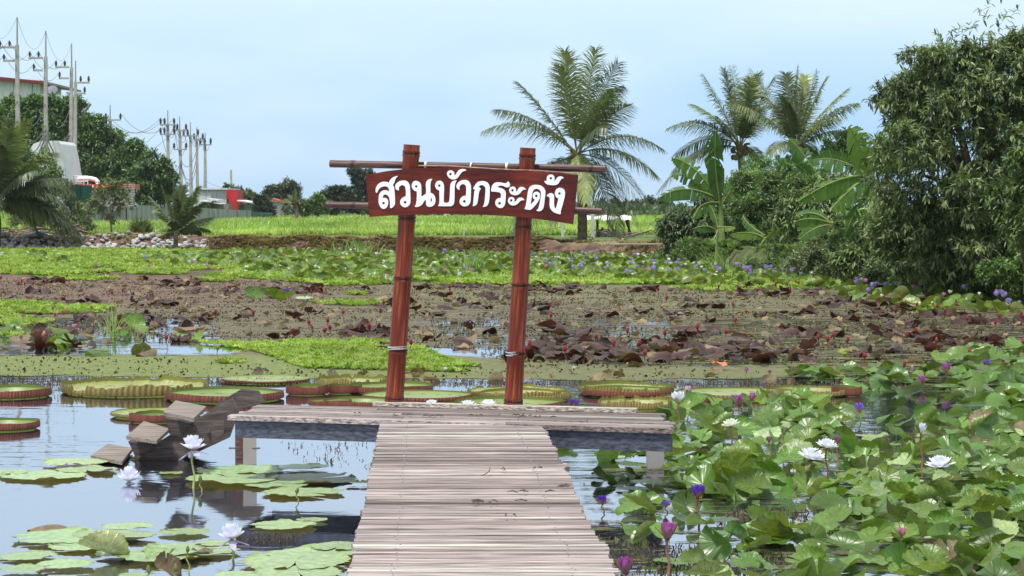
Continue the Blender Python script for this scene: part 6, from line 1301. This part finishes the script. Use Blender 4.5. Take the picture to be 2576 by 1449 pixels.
for (cx0, cy0, rx, ry, n) in CL:
    for k in range(n):
        px = cx0+random.uniform(-1, 1)*rx; py = cy0+random.uniform(-1, 1)*ry; q = G(px, py, 0); allr.append((q.y, q.x, px, py))
allr.sort(); nn_ = 0; items = []
LMK3 = [(1300, 890, 'right sign post'), (980, 850, 'left sign post'), (1600, 900, 'dark leaf raft'), (1850, 900, 'lone orange leaf'), (2080, 870, 'pair of crimson buds'), (2400, 880, 'right-hand green leaf patch'), (2240, 780, 'far right violet flowers'), (1500, 800, 'open algae'), (300, 830, 'tall pale grass clump'), (100, 860, 'left edge of the pond'), (470, 850, 'round brown leaf'), (700, 760, 'isolated green clump'), (1960, 740, 'red leaf raft'), (1160, 740, 'gap between the sign posts')]
for (y, x, px, py) in allr:
    green = px < 560 and py > 780
    kind = random.choices(['dome', 'shell', 'cup', 'fold', 'wavy'], [5, 4, 2, 3, 3])[0]; r = random.uniform(.10, .18); z = random.uniform(.01, .05)
    rot = (random.gauss(0, .3), random.gauss(0, .27), random.uniform(0, 6.28))
    if kind in ('dome', 'shell'): z += .04
    if nn_ < 290:
        mat = random.choices(['lily_red', 'lily_brown', 'lily'], [1, .8, 1.4])[0] if green else random.choices(['lily_red', 'lily_brown'], [12, 1])[0]
        near = where(px, py, LMK3)[2]; cw_ = {'lily_red': 'dark maroon', 'lily_brown': 'brown', 'lily': 'green'}[mat]
        place_leaf(x, y, z, r, kind, mat, rot, 'raised_lily_leaf', f'{cw_} {KW[kind]} lily leaf on the algae near the {near}', 'raised lily leaf', f'{KW[kind]} {cw_} lily leaves by the {near}'); nn_ += 1
    else: items.append((x, y, z, r, kind, rot))
stuff_leaves('maroon_lily_leaf_cover', items, 'lily_red', 'scattered dark maroon lily leaves farther out on the pond')
# small dead scraps all over the algae
items = []
for poly, n in (([(-40, 700), (700, 705), (2100, 735), (2600, 800), (2600, 920), (1300, 930), (1100, 860), (500, 850), (-40, 890)], 900), ([(560, 940), (1250, 935), (2300, 930), (2300, 965), (900, 965)], 60)):
    for (x, y) in scatter_poly(poly, n): items.append((x, y, .015, random.uniform(.04, .11), random.choice(['dome', 'cup', 'fold', 'wavy']), (random.gauss(0, .5), random.gauss(0, .4), random.uniform(0, 6.28))))
stuff_leaves('leaf_scraps', items, 'lily_brown', 'small brown leaf scraps scattered over the algae')
for (px, py, r, kind, mat, rot, lab) in ((1808, 932, .12, 'wavy', 'orange', (.1, .1, .3), 'lone bright orange dying leaf at the front of the dark leaves'), (640, 750, .22, 'cup', 'lily', (.9, 0, .5), 'left upright green leaf of the isolated clump in the algae'), (685, 752, .26, 'fold', 'lily', (.7, .2, 2.5), 'tallest bright green leaf of the isolated clump in the algae'), (718, 756, .22, 'cup', 'lily', (.6, -.2, 4), 'right drooping green leaf of the isolated clump in the algae'), (765, 758, .2, 'flat', 'lily_flat', (.1, 0, 0), 'pale flat leaf right of the isolated green clump'),
   (478, 838, .25, 'dome', 'lily_brown', (-.5, 0, .3), 'large round brown ribbed leaf standing up at the left of the pond'), (362, 893, .2, 'dome', 'lily_pale', (-.5, .3, .3), 'round olive ribbed leaf standing alone at the left'), (243, 893, .2, 'dome', 'lily', (-.3, -.2, .3), 'dark green domed leaf left of the round olive one'), (158, 866, .24, 'dome', 'lily', (-.4, .1, .3), 'broad dark green domed leaf near the left edge'), (335, 826, .2, 'cup', 'lily', (1., 0, .3), 'bright green upright leaf left of the tall grass clump')):
    q = G(px, py, 0)
    if mat == 'orange': M.setdefault('orange', lily_mat('orange_lily_leaf', (.5, .20, .08), (.45, .16, .07), rough=.5, objrand=.01))
    place_leaf(q.x, q.y, .08, r, kind, mat, rot, 'lily_leaf', lab, 'lily leaf')
# fine submerged weed poking through the surface near the open water
b = MB()
for poly, n in (([(-60, 948), (500, 955), (1000, 958), (1700, 960), (2300, 962), (2300, 975), (1300, 972), (600, 968), (-60, 975)], 5200), ([(-60, 975), (400, 975), (400, 1010), (-60, 1010)], 300), ([(700, 1110), (930, 1110), (930, 1180), (760, 1165)], 90), ([(1050, 980), (2200, 1000), (2300, 1100), (2100, 1170), (2000, 1100)], 300), ([(600, 1350), (760, 1350), (760, 1365), (600, 1365)], 120), ([(1800, 1380), (2050, 1400), (2000, 1449), (1560, 1449), (1500, 1350)], 900), ([(2080, 1090), (2320, 1080), (2300, 1170), (2100, 1160)], 500), ([(1850, 1280), (2100, 1290), (2100, 1350), (1800, 1330)], 500)):
    p = scatter_poly(poly, n); n = len(p); d = rng.normal(0, .5, (n, 3)); d[:, 2] = 1; R = frames(d, rand_dir(n)); s = rng.uniform(.01, .05, n)
    R = R*np.stack([s*.25+.002, s, s], 1)[:, None, :]; b.stamp(SV, SQ, None, R, np.column_stack([p, np.full(n, -.004)]), np.array([.09, .07, .05])*rng.uniform(.5, 1.5, (n, 1)))
for poly, n in (([(-60, 705), (560, 705), (1300, 722), (2060, 735), (2600, 800), (2600, 925), (1300, 930), (1180, 880), (560, 862), (-60, 850)], 42000), ([(-60, 895), (560, 900), (640, 885), (740, 925), (2000, 935), (2300, 955), (-60, 950)], 1300)):
    p = scatter_poly(poly, n); p = p[vnoise(p[:, 0], p[:, 1], .9, 91)+rng.uniform(-.25, .25, len(p)) > .42]; n = len(p); d = rng.normal(0, .9, (n, 3)); d[:, 2] = 1; R = frames(d, rand_dir(n)); s = rng.uniform(.015, .05, n)
    R = R*np.stack([s*.9, s, s], 1)[:, None, :]; b.stamp(SV, SQ, None, R, np.column_stack([p, np.full(n, .002)]), (np.array([.075, .07, .035])[None]+np.array([.10, .095, .05])[None]*(rng.random((n, 1)) > .7))*rng.uniform(.4, 1.4, (n, 1)))
tag(b.build('water_weed', M['bark']), 'fine dark waterweed tips breaking the water surface', 'water weed', kind='stuff')
# ------------------------------------------------------------------ lily flowers
def bloom(kind, cols, R=1.0):
    """flower head at the origin, radius about 1"""
    b = MB(); rings = {'open': [(9, .15, 1.05), (9, .45, 1.0), (8, .8, .85), (7, 1.15, .7)], 'lotus': [(8, .28, 1.0), (8, .6, 1.08), (8, .9, 1.05), (7, 1.2, .9)], 'half': [(7, .75, 1.05), (7, 1.0, 1.0), (6, 1.25, .85)], 'cup': [(5, .95, 1.1), (6, 1.15, 1.05), (5, 1.32, .95)], 'bud': [(4, 1.45, 1.25), (4, 1.5, 1.2)]}[kind]
    for ri, (n, el, l) in enumerate(rings):
        for i in range(n):
            a = (i+(ri % 2)*.5)*2*math.pi/n+random.uniform(-.1, .1); e_ = el+random.uniform(-.07, .07); ca, sa = math.cos(a), math.sin(a); w_ = .20 if kind != 'bud' else .26
            V = []; K = []
            for (t_, ww) in ((0, .35), (.3, .85), (.6, 1.), (.85, .6), (1.0, .0)):
                ee = e_+(.35*(t_**1.5) if el < 1 else .12*t_); rr = l*t_*math.cos(ee if t_ > 0 else e_); z = l*t_*math.sin(e_+.12*t_)
                if kind == 'bud': rr = .30*math.sin(min(1, t_*1.0)*math.pi)**.8*l*.8; z = l*t_*1.1
                for s_ in (-1, 0, 1):
                    cup_ = .05*abs(s_)*ww
                    V.append(((rr-cup_*math.sin(e_))*ca-s_*w_*ww*sa, (rr-cup_*math.sin(e_))*sa+s_*w_*ww*ca, z+cup_*math.cos(e_))); c0 = np.array(cols[0])*(1-t_)+np.array(cols[1])*t_; K.append(c0)
            Q = [(3*k+s_, 3*k+s_+1, 3*k+s_+4, 3*k+s_+3) for k in range(4) for s_ in range(2)]; b.add(V, Q, col=np.array(K))
    return b
def sepals(kind, col, inner):
    b = MB(); el = {'open': -.1, 'lotus': -.45, 'half': .55, 'cup': .9, 'bud': 1.4}[kind]
    for i in range(4):
        a = i*math.pi/2+.6; ca, sa = math.cos(a), math.sin(a); V = []
        for (t_, ww) in ((0, .6), (.4, 1.), (.75, .8), (1.0, .05)):
            rr = 1.05*t_*math.cos(el); z = 1.05*t_*math.sin(el)-.03-(.25*t_*t_ if kind == 'open' else 0)
            if kind == 'bud': rr = .36*math.sin(t_*math.pi)**.8+.01; z = .98*t_-.03
            for s_ in (-1, 0, 1): V.append((rr*ca-s_*.19*ww*sa, rr*sa+s_*.19*ww*ca, z+.03*abs(s_)))
        b.add(V, [(3*k+s_, 3*k+s_+1, 3*k+s_+4, 3*k+s_+3) for k in range(3) for s_ in range(2)], col=col)
    return b
def flower(px, py, w, base, kind, pal, label, stemcol=(.20, .16, .08), tilt=0.1, name='water_lily_flower', cat='flower', group=None, zmin=.01, bxo=0):
    """px,py head centre, w head width in px, base = py of the stem foot on the water (or None: floating)"""
    foot = G(px+bxo, base if base else py+w*.3, 0); Y = foot.y; hd = D(px, py+w*.22, Y); hd.z = max(hd.z, zmin); s = w/2*1.22*mpp(Y)/(1.0 if kind in ('open', 'lotus') else .78 if kind == 'half' else .55 if kind == 'cup' else .50)
    t = empty(name, foot, label, cat, group)
    mats = {'white': ((.80, .82, .88), (.86, .88, .92)), 'lilac': ((.66, .63, .84), (.86, .87, .94)), 'cream': ((.75, .76, .55), (.85, .86, .78)), 'purple': ((.16, .07, .45), (.13, .05, .50)), 'violet': ((.30, .20, .68), (.22, .13, .66)), 'magenta': ((.60, .30, .60), (.42, .07, .38)), 'pink': ((.80, .40, .48), (.72, .30, .40)), 'crimson': ((.30, .03, .05), (.40, .03, .06)), 'green': ((.20, .26, .08), (.16, .22, .07)), 'tan': ((.28, .25, .12), (.35, .30, .16)), 'salmon': ((.55, .25, .18), (.60, .30, .24)), 'blush': ((.75, .62, .66), (.70, .50, .58))}[pal]
    rz = random.uniform(0, 6.28)
    def add(b, nm, mt, sm=True):
        o = b.build(nm, M[mt], smooth=sm); o.parent = t; o.location = hd-foot; o.rotation_euler = (random.gauss(0, tilt), random.gauss(0, tilt), rz); o.scale = (s, s, s); return o
    add(bloom(kind, mats), 'petals', 'petal')
    scol = (.16, .17, .07) if pal in ('white', 'cream', 'green', 'tan', 'lilac') else (.16, .07, .06)
    if pal == 'lilac': scol = (.45, .42, .58)
    if pal == 'crimson': scol = (.22, .025, .03)
    if pal == 'salmon': scol = (.4, .2, .14)
    add(sepals(kind, scol, None), 'sepals', 'petal')
    if kind in ('open', 'half', 'lotus'):
        b = MB()
        for i in range(22):
            a = i*2.4; r_ = .05+.012*i*.6; b.tube([(r_*math.cos(a), r_*math.sin(a), .05), (r_*1.5*math.cos(a), r_*1.5*math.sin(a), .34+.1*(1-i/22))], [.03, .02], 4, col=(.75, .55, .08))
        add(b, 'stamens', 'petal')
    if base:
        b = MB(); L_ = hd-foot; r_ = max(.0045, min(.008, s*.07)); b.tube([Vector((0, 0, -.05)), L_*.35+Vector((.012, 0, 0)), L_*.7+Vector((-.008, 0, 0)), L_], [r_*1.15, r_, r_, r_*1.2], 7, col=stemcol); o = b.build('stem', M['stem'], smooth=True); o.parent = t
    return t
br = (.22, .11, .07); gs = (.24, .28, .09)
FLW = [(485,1116,70,1226,'lotus','lilac','tall lilac-white flower on a long green stem in front of the wooden steps',gs),(324,1196,68,None,'lotus','lilac','white flower floating on the open water at the left',gs),(583,1340,76,1406,'lotus','lilac','lilac-white flower with drooping sepals nearest the bottom left of the boardwalk',gs),
 (1085,1013,40,1046,'open','white','leftmost of the three white flowers behind the platform',gs),(1177,1014,42,1046,'open','white','middle of the three white flowers behind the platform',gs),(1229,1012,40,1048,'open','white','rightmost of the three white flowers behind the platform',gs),
 (1437,1018,16,1050,'cup','purple','left of the two tiny blue-purple flowers behind the platform right half',br),(1450,1019,16,1050,'cup','purple','right of the two tiny blue-purple flowers behind the platform right half',br),
 (1707,1006,46,1068,'half','white','slender white flower at the right end of the platform',br),(1731,991,24,1030,'cup','blush','pale pink bud just behind the slender white flower',gs),(1860,1018,30,1060,'cup','magenta','left of the two magenta flowers above the crowded leaves',br),(1892,1004,20,1040,'cup','magenta','right slimmer one of the two magenta flowers',gs),
 (1839,1062,48,1122,'open','cream','creamy white flower on a leaning brown stem right of the platform',br),(1935,1110,15,1148,'cup','magenta','small magenta bud in the middle of the crowded leaves',br),(1756,1243,52,1328,'half','purple','deep purple open flower on a straight brown stem',br),(1516,1262,34,1290,'half','purple','violet-blue flower right beside the boardwalk edge',br),
 (1675,1271,26,1290,'half','violet','small pale violet flower half hidden among leaves',br),(1679,1350,44,1444,'cup','magenta','large magenta flower on a thick leaning stem near the bottom',br),(1576,1436,42,1475,'cup','magenta','bright magenta flower at the bottom edge beside the boardwalk',br),
 (2163,1030,34,1062,'half','violet','blue-violet flower with a dark bud at the right',gs),(2079,1114,54,1218,'open','white','rear one of the two tall white flowers',br),(2041,1140,74,1211,'open','white','front one of the two tall white flowers',br),(2106,1112,17,1168,'cup','magenta','purple bud just right of the two tall white flowers',br),(2317,1086,26,1182,'cup','white','half-open white bud on a tall brown stem',br),
 (2366,1160,74,1214,'open','white','wide-open white flower beside the round brown leaf',br),(2268,1341,34,1388,'half','pink','pale pink flower near the bottom right',br),(2381,928,32,966,'half','magenta','bright pink-magenta flower in the upper right leaf patch',br),(2482,916,24,950,'half','violet','violet flower in the upper right leaf patch',gs),(2504,883,20,905,'half','violet','violet flower at the back of the upper right leaf patch',gs),
 (2321,958,28,978,'half','magenta','low pink flower left of the upper right leaf patch',br),(2537,925,9,962,'bud','green','closed green bud at the upper right leaf patch',gs),(1878,932,15,966,'half','magenta','leftmost tiny pink flower on a thin stem before the dark leaves',br),(1936,936,12,960,'half','magenta','second tiny pink flower on a thin stem before the dark leaves',br),(1995,929,14,958,'half','magenta','third tiny pink flower on a thin stem before the dark leaves',br),(2221,925,9,950,'half','magenta','rightmost tiny pink flower before the dark leaves',br),
 (1972,1093,10,1133,'bud','green','closed green bud on a thin stem behind the white flowers',br),(2000,1232,14,1262,'bud','green','fat closed green bud among the lower leaves',gs),(747,1240,10,1262,'bud','green','bright green bud lying on a floating pad near the boardwalk',gs),(504,1212,12,1236,'bud','green','olive bud rising from the water right of the tall lilac flower stem',gs),(472,1388,11,1440,'bud','green','green bud on a bent stem left of the front white flower',gs),
 (375,1440,14,1460,'bud','green','green bud at the bottom left below the folded leaf',gs),(442,1436,13,1462,'bud','green','green bud at the bottom edge left of the boardwalk',gs),(722,732,16,757,'half','violet','lone violet flower above the isolated green clump',gs),(1309,955,7,975,'half','white','tiny white flower on the algae right of the right sign post',gs),(1444,928,14,945,'half','white','small white flower beside the algae right of the sign',gs),
 (1120,930,13,945,'half','white','small white flower at the tip of the bright green tongue',gs),(186,822,16,838,'half','pink','pink open flower left of the tall pale grass clump',gs),(2535,768,17,785,'half','cream','white flower at the far right below the tall mango',gs),(2565,762,13,778,'half','white','small white flower at the right edge below the tall mango',gs)]
for f in FLW: flower(*f[:7], stemcol=f[7])
# crimson buds
RB_ = [(2,702),(27,685),(46,716),(55,710),(62,717),(84,716),(168,697),(119,708),(249,687),(481,700),(309,734),(282,741),(579,727),(602,719),(803,737),(783,738),(637,791),(542,789),(863,790),(831,829),(817,836),(929,829),(419,855),(777,815),(825,811),
 (965,765),(928,825),(1034,867),(1131,726),(1133,740),(1266,721),(1383,772),(1405,770),(1386,798),(1333,869),(1324,884),(1422,884),(1499,853),(1543,869),(1578,838),(1610,868),(1622,893),(1672,844),(1755,827),(1656,732),(1677,752),(957,786),
 (1656,731),(1754,828),(1826,840),(1850,810),(1844,770),(1808,724),(1905,733),(1951,717),(1980,719),(2009,714),(1988,733),(2047,749),(2212,755),(2155,772),(2263,755),(2278,766),(2306,770),(2252,784),(2358,775),(2378,786),(2513,799),(2504,816),(2433,806),(2097,848),(2082,859),(2283,847),(2304,836),(2132,861),(2356,863),(2175,901),(2274,923),(2440,890),(2574,799),(2574,865),(2059,854)]
for i, (px, py) in enumerate(RB_):
    h = 24*(py-HZ)/350; near = where(px, py, LMK3)[2]
    flower(px, py-1, h*.42, py+h*random.uniform(.7, 1.1), 'bud', 'crimson', f'crimson lily bud over dark leaves near the {near}', stemcol=(.20, .05, .04), name='lily_bud', cat='flower bud', group=f'crimson buds by the {near}')
for (px, py, c_, lab) in ((134,777,'tan','tan bud left of the bright green patch at the left'),(231,776,'tan','tan bud right end of the bright green patch at the left'),(144,792,'salmon','salmon bud below the bright green patch'),(59,787,'tan','tan bud in front of a round leaf at the left'),(240,818,'tan','tall tan bud beside the green leaves at the left'),(110,845,'salmon','salmon bud on a leaning stem at the left'),(53,850,'tan','tan bud on a straight stem near the left edge'),(547,880,'tan','lone tan bud over the pale water left of the sign')):
    h = 24*(py-HZ)/350; flower(px, py, h*.42, py+h*1.4, 'bud', c_, lab, stemcol=(.25, .15, .10), name='lily_bud', cat='flower bud')
# far flowers: small, each its own object, meshes shared
FM = {}
for pal, cc in (('white', ((.8, .82, .85), (.86, .86, .88))), ('violet', ((.50, .43, .76), (.42, .34, .72))), ('pink', ((.65, .30, .50), (.62, .25, .48)))):
    b = bloom('half', cc); FM[pal] = b.mesh('lily_flower', True); FM[pal].materials.append(M['petal'])
FZ = [((230, 633, 1000, 700), 62, (5, 3, 3), 'on the far left of the sign'), ((1030, 640, 1290, 712), 26, (4, 3, 2), 'between the two sign posts on the far side'), ((1330, 650, 1660, 700), 60, (4, 6, 2), 'around the foot of the sign palm'), ((1560, 675, 1760, 715), 26, (1, 7, 1), 'before the small mango tree'), ((1740, 690, 2050, 712), 44, (1, 7, 2), 'along the right bank'), ((2150, 725, 2330, 770), 22, (1, 6, 1), 'at the foot of the tall mango'), ((2350, 755, 2576, 790), 12, (2, 3, 2), 'at the far right edge'), ((-20, 630, 230, 670), 12, (7, 0, 1), 'at the far left')]
cwd = {'white': 'white', 'violet': 'lilac-blue', 'pink': 'pink'}
for (x0, y0, x1, y1), n, wts, wh in FZ:
    for k in range(int(n*.8)):
        pal = random.choices(['white', 'violet', 'pink'], wts)[0]; px = random.uniform(x0, x1); py = random.uniform(y0, y1)
        if py < shore_py(px)+4: py = shore_py(px)+random.uniform(4, 14)
        q = G(px, py, 0); s = random.uniform(.07, .125)*(1.25 if pal == 'violet' else 1)
        o = bpy.data.objects.new('water_lily_flower', FM[pal]); o.location = (q.x, q.y, random.uniform(.16, .32)); o.scale = (s, s, s*.9); o.rotation_euler = (random.uniform(-.4, .4), random.uniform(-.4, .4), random.uniform(0, 6)); C.objects.link(o)
        tag(o, f'tiny {cwd[pal]} lily flower among leaves {wh}', 'flower', f'{cwd[pal]} flowers {wh}')

# ------------------------------------------------------------------ haze: pale even air round the whole scene
b = MB(); b.box((0, 700, 14.5), (1840, 1440, 32), col=(1, 1, 1)); hz = b.build('haze', bpy.data.materials.new('haze_air')); m = hz.data.materials[0]; m.use_nodes = True; m.node_tree.nodes.clear()
o_ = m.node_tree.nodes.new('ShaderNodeOutputMaterial'); v_ = m.node_tree.nodes.new('ShaderNodeVolumePrincipled'); v_.inputs['Color'].default_value = (.88, .94, 1, 1); v_.inputs['Density'].default_value = .0001; v_.inputs['Anisotropy'].default_value = .2
m.node_tree.links.new(v_.outputs[0], o_.inputs['Volume']); tag(hz, kind='stuff')
